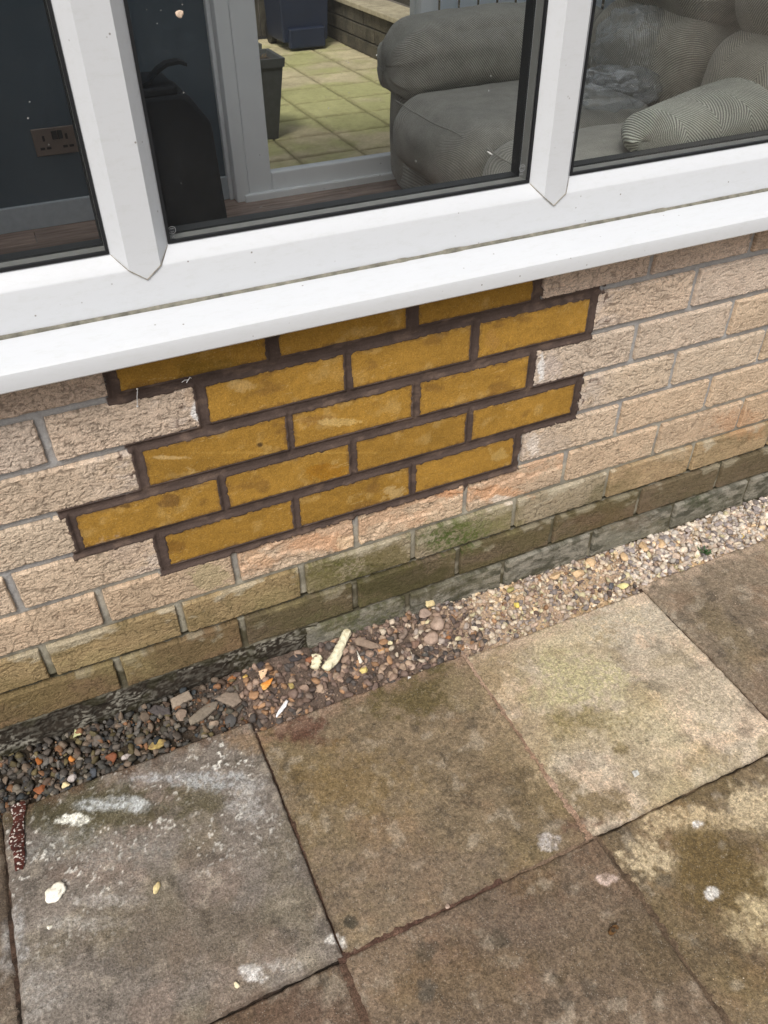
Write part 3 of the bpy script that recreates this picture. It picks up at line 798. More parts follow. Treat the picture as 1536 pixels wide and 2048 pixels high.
# ================================================================== paving
ZS = -0.085
pav = bpy.data.objects.new('pavement', None); COL.objects.link(pav); pav['kind'] = 'structure'
Y1, Y2, Y3 = -0.549, -1.004, -1.46
# x0, x1, y0 (towards camera), y1 (towards wall), base colour, lift, name of its look
SL = [(-1.0355, -0.6005, Y1 + .0022, -0.101, (126, 117, 106), 0.0065, 'grey slab with white lime marks and foam crumbs'),
      (-0.5975, -0.1650, Y1 + .0018, -0.122, (130, 114, 90), 0.0, 'brown slab with olive staining'),
      (-0.1635, 0.2728, Y1 + .0018, -0.130, (192, 177, 153), 0.0005, 'pale sandy slab with dark blotches'),
      (0.2762, 0.7250, Y1 + .0018, -0.113, (132, 118, 99), -0.0015, 'even brown grey slab'),
      (0.7300, 1.1800, Y1 + .003, -0.115, (140, 125, 105), 0.0, None),
      (-1.4880, -1.0395, Y1 + .003, -0.105, (104, 92, 78), -0.002, None),
      (-1.9420, -1.4930, Y1 + .003, -0.105, (118, 104, 88), 0.001, None),
      (-1.0345, -0.6020, Y2, Y1 - .0020, (104, 89, 74), -0.0025, None),
      (-0.5985, -0.1518, Y2, Y1 - .0018, (116, 100, 82), 0.0, None),
      (-0.1500, 0.2900, Y2, Y1 - .0018, (120, 104, 80), -0.0008, 'brown slab with a large sandy patch'),
      (0.2940, 0.7400, Y2, Y1 - .0018, (178, 160, 128), 0.0, None),
      (0.7450, 1.1900, Y2, Y1 - .003, (150, 132, 108), 0.0, None),
      (-1.4880, -1.0395, Y2, Y1 - .003, (112, 98, 84), 0.0, None),
      (-1.9420, -1.4930, Y2, Y1 - .003, (112, 98, 84), 0.0, None)]
def slab_mesh(i, x0, x1, y0, y1, c, lift):
    seen = x0 > -1.1 and x1 < 0.8
    st = 0.0025 if seen else 0.009
    nu, nv = int((x1 - x0) / st), int((y1 - y0) / st)
    U, Vv = np.meshgrid(np.linspace(0, 1, nu), np.linspace(0, 1, nv), indexing='ij')
    sd = 900 + i * 13
    X = x0 + U * (x1 - x0); Y = y0 + Vv * (y1 - y0)
    ex = np.minimum(U, 1 - U) * (x1 - x0); ey = np.minimum(Vv, 1 - Vv) * (y1 - y0)
    X = X + (fbm(Y * 60, Y * 0 + i, 0, sd, 4) - .5) * .0032 * np.where(U < .5, 1 - U * 2, U * 2 - 1) ** 6
    Y = Y + (fbm(X * 60, X * 0 + i, 0, sd + 4, 4) - .5) * .0050 * np.where(Vv < .5, 1 - Vv * 2, Vv * 2 - 1) ** 6
    ed = np.minimum(ex, ey)
    h = (fbm(X * 9, Y * 9, 0, sd, 3) - .5) * .0030 + (fbm(X * 60, Y * 60, 0, sd + 1, 4) - .5) * .0016 + (fbm(X * 250, Y * 250, 0, sd + 2, 2) - .5) * .0010
    pits = sst(.74, .82, fbm(X * 95, Y * 95, 0, sd + 3, 2)); h = h - pits * .0016
    r = .005
    e = np.clip(r - ed + (fbm(X * 80, Y * 80, 0, sd + 6, 3) - .5) * .003, 0, r)
    h = h - (r - np.sqrt(np.maximum(r * r - e * e, 0))) * .8
    Z = ZS + lift + h
    C = np.ones(X.shape + (3,)) * lin(c) * KH * np.array([.98, 1.0, 1.05])
    a = fbm(X * 7, Y * 7, 0, 501, 4); b = fbm(X * 26, Y * 26, 0, 502, 5); d = fbm(X * 90, Y * 90, 0, 503, 4)
    C *= (0.78 + .44 * a)[..., None] * (0.76 + .48 * b)[..., None] * (0.72 + .56 * d)[..., None]
    ol = sst(.50, .72, fbm(X * 11 + 5, Y * 11, 0, 504, 5))[..., None] * .40
    C = C * (1 - ol) + C * np.array([.86, .84, .58]) * ol * 1.0
    pk = sst(.52, .70, fbm(X * 16 + 9, Y * 16, 0, 505, 5))[..., None] * .5
    C = C * (1 - pk) + C * np.array([1.18, 1.04, .98]) * pk
    wm = sst(.60, .74, fbm(X * 38, Y * 38, 0, 506, 5))[..., None] * .26
    C = C * (1 - wm) + lin((192, 182, 164)) * KH * wm
    dk = sst(.64, .76, fbm(X * 30 + 4, Y * 30, 0, 507, 5))[..., None] * .45
    C = C * (1 - dk) + lin((66, 61, 54)) * KH * dk
    if i == 2:     # darker blotches that eat into the pale slab
        bl = sst(.53, .66, fbm(X * 13, Y * 13 + 2, 0, 512, 5))[..., None] * .40
        C = C * (1 - bl) + lin((146, 130, 92)) * KH * bl
    if i == 0:
        sp = sst(.70, .77, fbm(X * 170, Y * 170, 0, 508, 2)) * sst(-0.45, -0.20, Y) * sst(.35, .55, fbm(X * 10, Y * 10, 0, 509, 3))
        C = C * (1 - sp[..., None] * .85) + lin((226, 224, 216)) * KH * sp[..., None] * .85
        Z = Z + sp * .0012
    Cf = stain(X.ravel(), Y.ravel(), C.reshape(-1, 3), GROUND_STAINS, 601, .34, 34)
    C = Cf.reshape(C.shape)
    # darker edges along open joints, sandy dust spilling from the gravel strip
    dd = (1 - sst(.0, .006, ed + (fbm(X * 70, Y * 70, 0, 510, 3) - .5) * .008))[..., None] * .35
    C = C * (1 - dd) + lin((84, 68, 57)) * KH * dd
    if y1 > -0.2:
        ds = (sst(.045, 0.0, (y1 - Y)) * sst(.30, .62, fbm(X * 45, Y * 45, 0, 511, 4)))[..., None] * .75
        tc = np.where((X > -0.15)[..., None], lin((196, 174, 152)) * KH, np.where((X > -.62)[..., None], lin((150, 126, 108)) * KH, lin((98, 78, 62)) * KH))
        C = C * (1 - ds) + tc * ds
        Z = Z + ds[..., 0] * .0012 * vn(X * 300, Y * 300, 0, 9)
    def pad(A): return np.pad(A, 1, mode='edge')
    Xp, Yp, Zp = pad(X), pad(Y), pad(Z)
    Cp = np.stack([pad(C[..., k]) for k in range(3)], -1)
    ring = np.zeros_like(Zp, bool); ring[0, :] = ring[-1, :] = True; ring[:, 0] = ring[:, -1] = True
    Zp[ring] = ZS - .045
    return np.stack([Xp, Yp, Zp], -1).reshape(-1, 3), gridF(nu + 2, nv + 2), Cp.reshape(-1, 3)
for i, (x0, x1, y0, y1, c, lift, lab) in enumerate(SL):
    Vx, F, Cc = slab_mesh(i, x0, x1, y0, y1, c, lift)
    o = mesh_np('slab', Vx, F, M_SLAB, pav, True, Cc)
    if lab: o['label'] = lab
# plainer slabs further out, behind the camera
M_FARSLAB = plain('concrete_far', (0.17, 0.14, 0.11), 0.9, var=0.3, scale=14, bump=0.5, bscale=120, bdist=0.002)
for r in range(5):
    for c_ in range(-5, 6):
        x = -0.59 + c_ * 0.4545 + (0.02 if r % 2 else 0)
        box('slab', x, x + .448, Y2 - .006 - (r + 1) * .455 + .005, Y2 - .006 - r * .455, ZS - .045, ZS + RNG.uniform(-.001, .001), M_FARSLAB, pav, .003)

# dirt and sand in the joints, one strip each
def joint(x0, x1, y0, y1, top, c1, c2, seed, lab=None):
    st = .0022
    nu, nv = max(3, int((x1 - x0) / st)), max(3, int((y1 - y0) / st))
    U, Vv = np.meshgrid(np.linspace(x0, x1, nu), np.linspace(y0, y1, nv), indexing='ij')
    lo = fbm(U * 9, Vv * 9, 0, seed, 3)
    Z = ZS + top + (lo - .5) * .008 + (fbm(U * 160, Vv * 160, 0, seed + 1, 3) - .5) * .004
    m = sst(.4, .65, fbm(U * 18, Vv * 18, 0, seed + 2, 4))[..., None]
    C = lin(c1) * KH * (1 - m) + lin(c2) * KH * m
    C = C * (.6 + .8 * fbm(U * 300, Vv * 300, 0, seed + 3, 2))[..., None]
    o = mesh_np('joint_filling', np.stack([U, Vv, Z], -1).reshape(-1, 3), gridF(nu, nv), M_SOIL, pav, True, C.reshape(-1, 3))
    if lab: o['label'] = lab
DB, SA, BK = (80, 64, 54), (176, 150, 130), (44, 38, 32)
joint(-1.044, -1.030, Y1, -0.10, -.006, DB, BK, 31)
joint(-0.607, -0.592, Y1, -0.12, -.0035, (92, 72, 60), (74, 58, 49), 32)
joint(-0.171, -0.158, Y1, -0.12, -.0010, SA, (150, 124, 104), 33)
joint(0.267, 0.282, Y1, -0.12, -.0065, DB, (60, 50, 42), 34)
joint(0.722, 0.734, Y1, -0.12, -.006, DB, BK, 35)
joint(-1.046, -0.608, Y1 - .007, Y1 + .007, -.010, BK, DB, 36)
joint(-0.608, -0.330, Y1 - .007, Y1 + .007, -.0018, (112, 88, 74), (90, 68, 58), 37)
joint(-0.330, -0.150, Y1 - .007, Y1 + .007, -.0050, (62, 50, 40), (130, 110, 92), 38)
joint(-0.150, 0.800, Y1 - .007, Y1 + .007, -.0060, (54, 47, 38), (120, 102, 82), 39)
joint(-0.610, -0.592, Y2, Y1 - .008, -.0018, (98, 78, 65), (84, 66, 55), 40)
joint(-0.158, -0.143, Y2, Y1 - .008, -.0016, (100, 84, 68), (60, 50, 42), 41)
joint(0.286, 0.300, Y2, Y1 - .008, -.004, DB, SA, 42)

# ground below everything
M_GROUND = plain('bare_ground', (0.14, 0.115, 0.09), 0.95, var=0.35, scale=3, bump=0.4, bscale=30, bdist=0.01)
g = box('ground', -60, 60, -60, 0.02, -0.9, -0.150, M_GROUND); g['kind'] = 'structure'
M_LAWN = plain('lawn', (0.06, 0.09, 0.03), 0.95, var=0.35, scale=9, bump=0.8, bscale=120, bdist=0.01)
g = box('lawn', -60, 60, -60, -9.0, -0.1495, -0.100, M_LAWN); g['kind'] = 'structure'

# ================================================================== gravel strip
def strip_z(X, Y):
    t = np.clip((Y + .13) / .13, 0, 1)
    zwall = np.interp(X, [-1.3, -.9, -.62, -.35, -.15, .05, .4, 1.2], [-.072, -.068, -.062, -.058, -.064, -.076, -.084, -.090])
    return (ZS - .010) * (1 - t) + zwall * t - .004
def soil_strip():
    st = .0035
    xs = np.arange(-1.45, 1.30, st); ys = np.arange(-.150, .016, st)
    X, Y = np.meshgrid(xs, ys, indexing='ij')
    Z = strip_z(X, Y) + (fbm(X * 30, Y * 30, 0, 301, 4) - .5) * .012 + (fbm(X * 150, Y * 150, 0, 302, 3) - .5) * .005
    mid = np.exp(-((X + .44) / .16) ** 2); Z = Z + mid * .005
    left = sst(-.60, -.75, X)[..., None]; right = sst(-.30, -.05, X)[..., None]
    C = lin((102, 88, 78)) * (1 - left) * (1 - right) + lin((54, 47, 38)) * left + lin((186, 162, 138)) * right * (1 - left)
    C = C * KH * (.62 + .76 * fbm(X * 60, Y * 60, 0, 303, 4))[..., None]
    tan = (sst(.48, .60, fbm(X * 16, Y * 16, 0, 304, 4)) * sst(-.10, .05, X))[..., None] * .8
    C = C * (1 - tan) + lin((206, 178, 140)) * KH * tan
    o = mesh_np('soil', np.stack([X, Y, Z], -1).reshape(-1, 3), gridF(*X.shape), M_SOIL, None, True, C.reshape(-1, 3))
    o['kind'] = 'structure'
soil_strip()

import bmesh
def ico(sub):
    bm = bmesh.new(); bmesh.ops.create_icosphere(bm, subdivisions=sub, radius=1.0)
    V = np.array([v.co[:] for v in bm.verts]); F = np.array([[v.index for v in f.verts] for f in bm.faces]); bm.free()
    return V, F
ICO2 = ico(2); ICO3 = ico(3)
def stone_verts(rng, base, cuts=7, rough=.10):
    V = base.copy()
    V = V * (1 + rough * (rng.random((len(V), 1)) - .5) * .5)
    for _ in range(cuts):
        n = rng.normal(size=3); n /= np.linalg.norm(n)
        d = rng.uniform(.38, .82)
        s = V @ n - d
        V = V - np.outer(np.where(s > 0, s, 0), n)
    return V
def rot_rand(rng, flat=1.0):
    e = Euler((rng.normal() * .45 * flat, rng.normal() * .45 * flat, rng.random() * 6.28))
    return np.array(e.to_matrix())
def gravel():
    rng = np.random.default_rng(5)
    protos = [stone_verts(rng, ICO2[0], rng.integers(9, 16), .04) for _ in range(40)]
    Fb = ICO2[1]
    Vs, Fs, Cs = [], [], []; k = 0
    def put(x, y, z, s, fl, c):
        nonlocal k
        P = protos[rng.integers(len(protos))] * np.array([s, s * rng.uniform(.6, .95), s * fl])
        P = P @ rot_rand(rng, .8).T + np.array([x, y, z])
        cc = lin(c) * KH * rng.uniform(.72, 1.25)
        Cc = cc[None, :] * (1 + .18 * (rng.random((len(P), 1)) - .5))
        Vs.append(P); Fs.append(Fb + k); Cs.append(Cc); k += len(P)
    pal_l = [(66, 62, 58), (80, 76, 70), (98, 90, 82), (72, 70, 66), (112, 98, 84), (92, 84, 76), (86, 80, 74), (126, 92, 66), (90, 74, 62), (110, 96, 82), (120, 112, 100), (104, 100, 94), (76, 72, 62), (52, 50, 48), (96, 86, 60), (60, 64, 66)]
    pal_m = [(150, 128, 112), (124, 104, 92), (96, 84, 78), (168, 146, 126), (84, 78, 74), (156, 122, 92), (118, 100, 90), (132, 116, 104)]
    pal_r = [(204, 190, 168), (186, 172, 152), (212, 198, 176), (176, 160, 146), (196, 180, 160), (150, 138, 130), (212, 186, 150), (128, 120, 116), (182, 160, 142), (190, 180, 146), (160, 148, 138)]
    pal_r2 = [(208, 198, 184), (184, 176, 166), (202, 190, 172), (168, 156, 150), (220, 204, 186), (140, 132, 130), (196, 176, 158)]
    n = 8200
    for q in range(n):
        x = rng.uniform(-1.40, 1.20); y = rng.uniform(-.130, .004)
        if x < -.60: dens, pal, s0, s1 = (1.0 if x < -.72 else .65), pal_l, .0040, .0120
        elif x < -.30: dens, pal, s0, s1 = (.8 if x > -.42 else .6), pal_m, .0032, .0130
        elif x < -.10: dens, pal, s0, s1 = .85, pal_m if rng.random() < .75 else pal_r, .0040, .0120
        elif x < .28: dens, pal, s0, s1 = .95, pal_r if rng.random() < .85 else pal_m, .0035, .0100
        else: dens, pal, s0, s1 = 1.0, pal_r2 if rng.random() < .8 else pal_r, .0055, .0115
        if rng.random() > dens: continue
        front = {True: -.100}.get(x < -.6, -.122 if x < .27 else -.108)
        if y < front + rng.normal() * .006: continue
        s = s0 + (s1 - s0) * rng.random() ** 1.4
        z = float(strip_z(np.array(x), np.array(y))) + s * rng.uniform(.05, .75) + (.003 if rng.random() < .3 else 0)
        put(x, y, z, s, rng.uniform(.5, .95), pal[rng.integers(len(pal))])
    V = np.concatenate(Vs); F = np.concatenate(Fs); C = np.concatenate(Cs)
    o = mesh_np('gravel', V, F, M_STONE, None, False, C)
    o['kind'] = 'stuff'
    # crumbs and grit scattered over the strip and the near edge of the slabs
    Vs.clear(); Fs.clear(); Cs.clear(); k = 0
    B1, F1 = ico(1); Fb = F1
    pr = [stone_verts(rng, B1, 4) for _ in range(16)]
    for q in range(5200):
        x = rng.uniform(-1.25, 1.0)
        if q < 3800: y = rng.uniform(-.13, .0); z = float(strip_z(np.array(x), np.array(y))) + .003
        elif q < 4600: y = -.115 - abs(rng.normal()) * .022; z = ZS + .0006
        else: y = rng.uniform(-.95, -.13); z = ZS + .0006
        s = rng.uniform(.0007, .0026) if q < 3800 else rng.uniform(.0004, .0012)
        c = pal_m[rng.integers(len(pal_m))] if x < -.15 else pal_r[rng.integers(len(pal_r))]
        if x < -.65 and rng.random() < .8: c = pal_l[rng.integers(len(pal_l))]
        P = pr[rng.integers(16)] * s @ rot_rand(rng, 2).T + np.array([x, y, z])
        Vs.append(P); Fs.append(Fb + k); Cs.append(np.ones((len(P), 3)) * lin(c) * KH * rng.uniform(.7, 1.2)); k += len(P)
    o = mesh_np('grit', np.concatenate(Vs), np.concatenate(Fs), M_STONE, None, False, np.concatenate(Cs))
    o['kind'] = 'stuff'
gravel()

# ---- loose pieces one can pick out by eye
def col_for(V, c, var=.16, sc=90, seed=3, c2=None, t=.6):
    V = np.asarray(V)
    C = np.ones((len(V), 3)) * lin(c) * KH
    C *= (1 - var + 2 * var * fbm(V[:, 0] * sc, V[:, 1] * sc, V[:, 2] * sc, seed, 4))[:, None]
    if c2 is not None:
        m = sst(t - .1, t + .06, fbm(V[:, 0] * sc * .7, V[:, 1] * sc * .7, V[:, 2] * sc, seed + 9, 4))[:, None]
        C = C * (1 - m) + lin(c2) * KH * m
    return C
def shard(name, label, cat, x, y, z, pts, th, c, rz=0, tilt=(0, 0), c2=None, group=None, seed=1):
    """flat broken piece: outline pts (metres) with real thickness, chipped rounded rim"""
    rng = np.random.default_rng(seed)
    P = np.array(pts, float)
    out = []
    for a, b in zip(P, np.roll(P, -1, 0)):
        L = np.linalg.norm(b - a); m = max(2, int(L / .0022))
        for t in np.arange(m) / m:
            out.append(a + (b - a) * t + rng.normal(size=2) * .00035)
    O = np.array(out); n = len(O); c0 = O.mean(0)
    rings = [(0.0, 1), (.45, 1), (.80, .96), (.95, .75), (1.0, .25), (1.0, -.35), (.95, -.9), (0.0, -1)]
    V = [];
    for s, zz in rings:
        R = c0 + (O - c0) * s
        zj = zz * th / 2 + (fbm(R[:, 0] * 180, R[:, 1] * 180, 0, seed, 3) - .5) * th * .35 * (1 if zz > 0 else .3)
        V.append(np.column_stack([R, zj]))
    V = np.concatenate(V)
    F = []
    for r in range(len(rings) - 1):
        for i in range(n):
            j = (i + 1) % n
            F.append([r * n + i, r * n + j, (r + 1) * n + j, (r + 1) * n + i])
    C = col_for(V, c, .2, 130, seed, c2)
    o = mesh_np(name, V, F, M_STONE, None, True, C)
    o.location = (x, y, z); o.rotation_euler = (tilt[0], tilt[1], rz)
    return tag(o, label, cat, group)
def lump(name, label, cat, x, y, z, sx, sy, sz, c, rz=0, seed=1, cuts=7, c2=None, rough=.1, bumpy=0.0, group=None, mat=None, smooth=False):
    rng = np.random.default_rng(seed)
    V = stone_verts(rng, ICO3[0], cuts, rough)
    if bumpy:
        V = V * (1 + bumpy * (fbm(V[:, 0] * 2.2 + seed, V[:, 1] * 2.2, V[:, 2] * 2.2, seed, 4) - .5))[:, None]
    V = V * np.array([sx, sy, sz])
    C = col_for(V, c, .16, 150, seed, c2)
    o = mesh_np(name, V, ICO3[1], mat or M_STONE, None, smooth, C)
    o.location = (x, y, z); o.rotation_euler = (rng.normal() * .15, rng.normal() * .15, rz)
    return tag(o, label, cat, group)
zs = lambda x, y: float(strip_z(np.array(x), np.array(y)))

shard('stone_shard', 'flat grey brown pointed stone flake lying left of the slab joint in the gravel strip', 'stone', -.625, -.045, zs(-.625, -.045) + .010,
      [(-.026, .004), (-.006, .015), (.018, .012), (.024, -.006), (.008, -.017)], .007, (134, 120, 106), -.25, (.20, .1), seed=2)
shard('stone_shard', 'long rounded grey stone sliver lying between two flat flakes', 'stone', -.676, -.052, zs(-.676, -.052) + .010,
      [(-.032, -.008), (-.028, .004), (.006, .010), (.030, .008), (.033, 0), (.022, -.008), (-.010, -.013)], .009, (128, 118, 104), .28, (.15, 0), seed=3)
shard('stone_shard', 'small square grey stone tile piece touching the dark wall footing', 'stone', -.706, -.016, zs(-.706, -.016) + .012,
      [(-.021, -.009), (-.017, .011), (.019, .012), (.020, -.007)], .008, (146, 132, 116), .12, (.35, 0), seed=4)
shard('stone_shard', 'dark slate coloured flake left of the small square stone piece', 'stone', -.748, -.018, zs(-.748, -.018) + .010,
      [(-.022, -.003), (-.010, .010), (.018, .004), (.022, -.008), (.0, -.012)], .007, (78, 72, 70), -.4, (.2, .1), seed=5)
lump('stone', 'round pale grey brown stone below the long sliver', 'stone', -.712, -.042, zs(-.712, -.042) + .010, .015, .012, .008, (148, 130, 114), .3, 8)
lump('stone', 'dark grey triangular stone right of the long sliver', 'stone', -.634, -.083, zs(-.634, -.083) + .007, .015, .011, .008, (84, 82, 80), 1.2, 9)
lump('stone', 'brown stone standing on its edge beside a pale one with holes', 'stone', -.680, -.085, zs(-.680, -.085) + .008, .007, .011, .010, (124, 108, 88), .4, 10)
lump('stone', 'pale pitted stone next to the brown upright one', 'stone', -.664, -.078, zs(-.664, -.078) + .008, .010, .008, .008, (152, 134, 116), .2, 11, c2=(100, 84, 72))
lump('stone', 'olive brown knobbly stone at the back of the dark gravel', 'stone', -.866, -.020, zs(-.866, -.020) + .010, .011, .010, .012, (96, 88, 64), .2, 12)
shard('stone_shard', 'pointed brown grey stone flake lying right of the white foam stick', 'stone', -.338, -.036, zs(-.338, -.036) + .014,
      [(-.024, .011), (-.014, .016), (.022, -.004), (.026, -.013), (.006, -.012), (-.022, .0)], .006, (138, 120, 104), -.30, (.35, 0), seed=6)
lump('stone', 'large rounded beige stone at the middle of the gravel heap', 'stone', -.208, -.066, zs(-.208, -.066) + .013, .020, .016, .014, (168, 146, 130), .5, 13)
lump('stone', 'big beige stone leaning behind the rounded one', 'stone', -.186, -.046, zs(-.186, -.046) + .016, .018, .015, .014, (176, 154, 138), 1.1, 14)
lump('stone', 'beige stone at the top of the heap against the wall', 'stone', -.200, -.018, zs(-.200, -.018) + .018, .015, .013, .010, (162, 142, 128), .1, 15)
lump('stone', 'small brown stone left of the gravel heap', 'stone', -.262, -.026, zs(-.262, -.026) + .010, .010, .008, .008, (140, 116, 102), .1, 16)
lump('stone', 'brown stone at the slab edge under the gravel heap', 'stone', -.246, -.066, zs(-.246, -.066) + .010, .013, .010, .008, (150, 122, 106), .6, 17)
lump('stone', 'dark grey stone lying on the slab edge below the heap', 'stone', -.236, -.094, ZS + .006, .010, .009, .008, (78, 76, 72), .5, 18, c2=(150, 134, 118))
lump('stone', 'orange brown stone right of the large rounded beige stone', 'stone', -.178, -.078, zs(-.178, -.078) + .008, .008, .007, .006, (158, 106, 64), .4, 19)
lump('stone', 'ochre stone right of the foam stick and below the pointed flake', 'stone', -.316, -.055, zs(-.316, -.055) + .009, .009, .008, .006, (198, 148, 92), .3, 20)
lump('foam_chunk', 'crumbly cream foam chunk on top of the gravel heap against the wall', 'foam chunk', -.182, .000, zs(-.182, 0) + .022, .015, .010, .008, (226, 206, 156), .2, 21, bumpy=.9, smooth=True)
shard('tile_chip', 'peach coloured wedge shaped chip on the red brown soil', 'tile chip', -.548, -.022, zs(-.548, -.022) + .012,
      [(-.010, -.008), (-.006, .010), (.014, .006), (.0, -.006)], .004, (226, 190, 152), .2, (.5, 0), seed=7)
lump('wood_chip', 'bright orange chip with a yellow top on the red brown soil', 'wood chip', -.548, -.042, zs(-.548, -.042) + .010, .016, .009, .006, (214, 140, 62), .3, 22, c2=(228, 190, 116), bumpy=.6)
lump('stone', 'orange brown stone on the soil at the foot of the wall', 'stone', -.605, -.008, zs(-.605, -.008) + .009, .011, .006, .006, (160, 106, 64), .1, 23)
lump('foam_chunk', 'small yellow crumb beside the orange brown stone at the wall foot', 'foam chunk', -.583, -.012, zs(-.583, -.012) + .008, .006, .006, .004, (206, 172, 96), .1, 24, bumpy=.8)
lump('stone', 'dark blue grey stone on the soil above the peach chip', 'stone', -.545, .000, zs(-.545, 0) + .007, .011, .008, .006, (64, 60, 62), .1, 25)
lump('stone', 'dark slate stone in two layers left of the foam fragment', 'stone', -.482, -.010, zs(-.482, -.01) + .008, .017, .008, .006, (66, 62, 62), -.2, 26)
lump('stone', 'reddish stone touching the dark slate stone', 'stone', -.455, -.024, zs(-.455, -.024) + .008, .009, .008, .008, (140, 92, 66), .3, 27)
lump('stone', 'dark angular stone in front of the foam fragment', 'stone', -.442, -.062, zs(-.442, -.062) + .006, .012, .010, .007, (72, 70, 68), .3, 28)
lump('stone', 'yellow white nodule with a knobbly surface near the slab corner', 'stone', -.3665, -.081, zs(-.3665, -.081) + .008, .011, .009, .007, (226, 206, 132), .2, 29, bumpy=.6, smooth=True)
shard('foam_chunk', 'thin white upright sliver above the yellow white nodule', 'foam chunk', -.364, -.056, zs(-.364, -.056) + .012, [(-.004, -.013), (.004, -.012), (.001, .014)], .003, (232, 228, 214), .1, (.9, 0), seed=8)
lump('stone', 'mossy yellow stone in front of the orange chip', 'stone', -.507, -.060, zs(-.507, -.06) + .007, .008, .007, .005, (168, 150, 96), .1, 30)
shard('shell', 'oval yellow rimmed shell like stone on the slab edge in the dark gravel', 'stone', -.768, -.079, zs(-.768, -.079) + .009,
      [(.017 * math.cos(a) , .008 * math.sin(a)) for a in np.linspace(0, 6.28, 13)[:-1]], .005, (168, 146, 88), .05, (.1, 0), c2=(120, 100, 70), seed=9)
lump('stone', 'glossy red brown stone right of the green flake in the dark gravel', 'stone', -.849, -.072, zs(-.849, -.072) + .009, .013, .010, .009, (126, 78, 54), .4, 31)
lump('stone', 'dark blue grey oval stone below the red brown one', 'stone', -.884, -.088, zs(-.884, -.088) + .008, .009, .014, .006, (74, 78, 84), -.2, 32)
lump('stone', 'pale lilac grey stone right of the red brown one', 'stone', -.824, -.078, zs(-.824, -.078) + .007, .011, .007, .005, (176, 166, 160), .5, 33)
lump('stone', 'rust orange flat stone beside the far left slab edge', 'stone', -.972, -.083, zs(-.972, -.083) + .008, .014, .010, .005, (138, 84, 52), .1, 34)
lump('stone', 'round bright orange bead like stone in the dark gravel', 'stone', -.912, -.048, zs(-.912, -.048) + .009, .006, .006, .005, (190, 124, 60), .1, 35, cuts=2)
lump('stone', 'amber stone with a pale base at the back of the dark gravel', 'stone', -.965, -.030, zs(-.965, -.03) + .010, .012, .009, .007, (156, 92, 40), .6, 36)
shard('stone_shard', 'small pale green triangular flake in the dark gravel', 'stone', -.896, -.006, zs(-.896, -.006) + .012, [(-.007, -.006), (.001, .008), (.008, -.006)], .003, (188, 188, 140), .1, (.6, 0), seed=10)
lump('foam_chunk', 'cream triangular crumb at the edge of the left slab', 'foam chunk', -.931, -.094, ZS + .009, .010, .006, .004, (232, 214, 166), .2, 37, bumpy=.5)
lump('stone', 'grey stone in a pocket right of the cream crumb', 'stone', -.918, -.086, ZS + .008, .009, .008, .006, (176, 168, 164), .2, 38)
lump('stone', 'yellowish oval stone on the right hand gravel beside a dark hole', 'stone', .245, -.098, zs(.245, -.098) + .008, .009, .014, .006, (216, 208, 150), .9, 39, cuts=3)
lump('stone', 'dark blue grey stone left of the yellowish oval stone', 'stone', .218, -.088, zs(.218, -.088) + .008, .012, .008, .006, (98, 98, 102), .3, 40)
lump('stone', 'mustard yellow stone near the small green weed', 'stone', .596, -.082, zs(.596, -.082) + .008, .010, .008, .006, (206, 176, 92), .9, 41)
lump('stone', 'yellow flecked stone at the back of the heap right of the foam chunk', 'stone', .005, -.018, zs(.005, -.018) + .010, .009, .009, .008, (170, 160, 104), .9, 42)
lump('stone', 'lemon coloured stone in the middle of the pale gravel', 'stone', .000, -.055, zs(0, -.055) + .008, .008, .008, .006, (226, 206, 110), .3, 43)
for k, (x, y) in enumerate([(.12, -.02), (.17, -.035), (.215, -.015), (.30, -.03), (.36, -.02), (.40, -.028)]):
    lump('mortar_crumb', ['tan sandy mortar crumb lying furthest left by the footing', 'tan sandy mortar crumb in front of its left neighbour', 'tan sandy mortar crumb touching the footing near the dark stone',
          'tan sandy mortar crumb right of the yellowish oval stone', 'tan sandy mortar crumb against the wall left of the weed', 'tan sandy mortar crumb nearest the weed'][k], 'mortar crumb', x, y, zs(x, y) + .009, .016, .012, .008,
         (208, 178, 140), .3 * k, 60 + k, bumpy=.5, group='tan mortar crumbs along the wall foot')

def foam_stick():
    t = thing('foam_stick', 'knobbly cream white stick of hardened foam leaning across the soil strip', 'foam stick', (-.400, -.018, zs(-.40, -.018)))
    def worm(name, a, b, r0, r1, seed, mat, bend=.004):
        n, m = 70, 20; V = []
        A, B = np.array(a), np.array(b); d = (B - A) / np.linalg.norm(B - A)
        s = np.cross(d, [0, 0, 1.0]); s /= np.linalg.norm(s); w = np.cross(s, d)
        for i in range(n):
            u = i / (n - 1); c = A + (B - A) * u + s * math.sin(u * 5) * bend
            r = (r0 + (r1 - r0) * u) * min(1, math.sqrt(max(0.0, 1 - (2 * max(u, 1 - u) - 1) ** 14) + .05))
            for j in range(m):
                th = j / m * 2 * math.pi
                k = 1 + .95 * (fbm(np.array([u * 13 + seed]), np.array([math.cos(th) * 1.3]), math.sin(th) * 1.3, seed, 4)[0] - .5)
                V.append(c + (s * math.cos(th) + w * math.sin(th) * .85) * r * k)
        V = np.array(V)
        F = [[i * m + j, i * m + (j + 1) % m, (i + 1) * m + (j + 1) % m, (i + 1) * m + j] for i in range(n - 1) for j in range(m)]
        C = col_for(V, (226, 220, 190), .10, 120, seed, (196, 184, 150), .66)
        o = mesh_np(name, V, F, M_STONE, None, True, C)
        return keep_world(o, t)
    worm('stick', (-.437, -.056, -.066), (-.358, -.004, -.043), .0098, .0085, 3, None)
    worm('broken_end', (-.455, -.046, -.066), (-.437, -.024, -.056), .0080, .0105, 8, None, .001)
foam_stick()
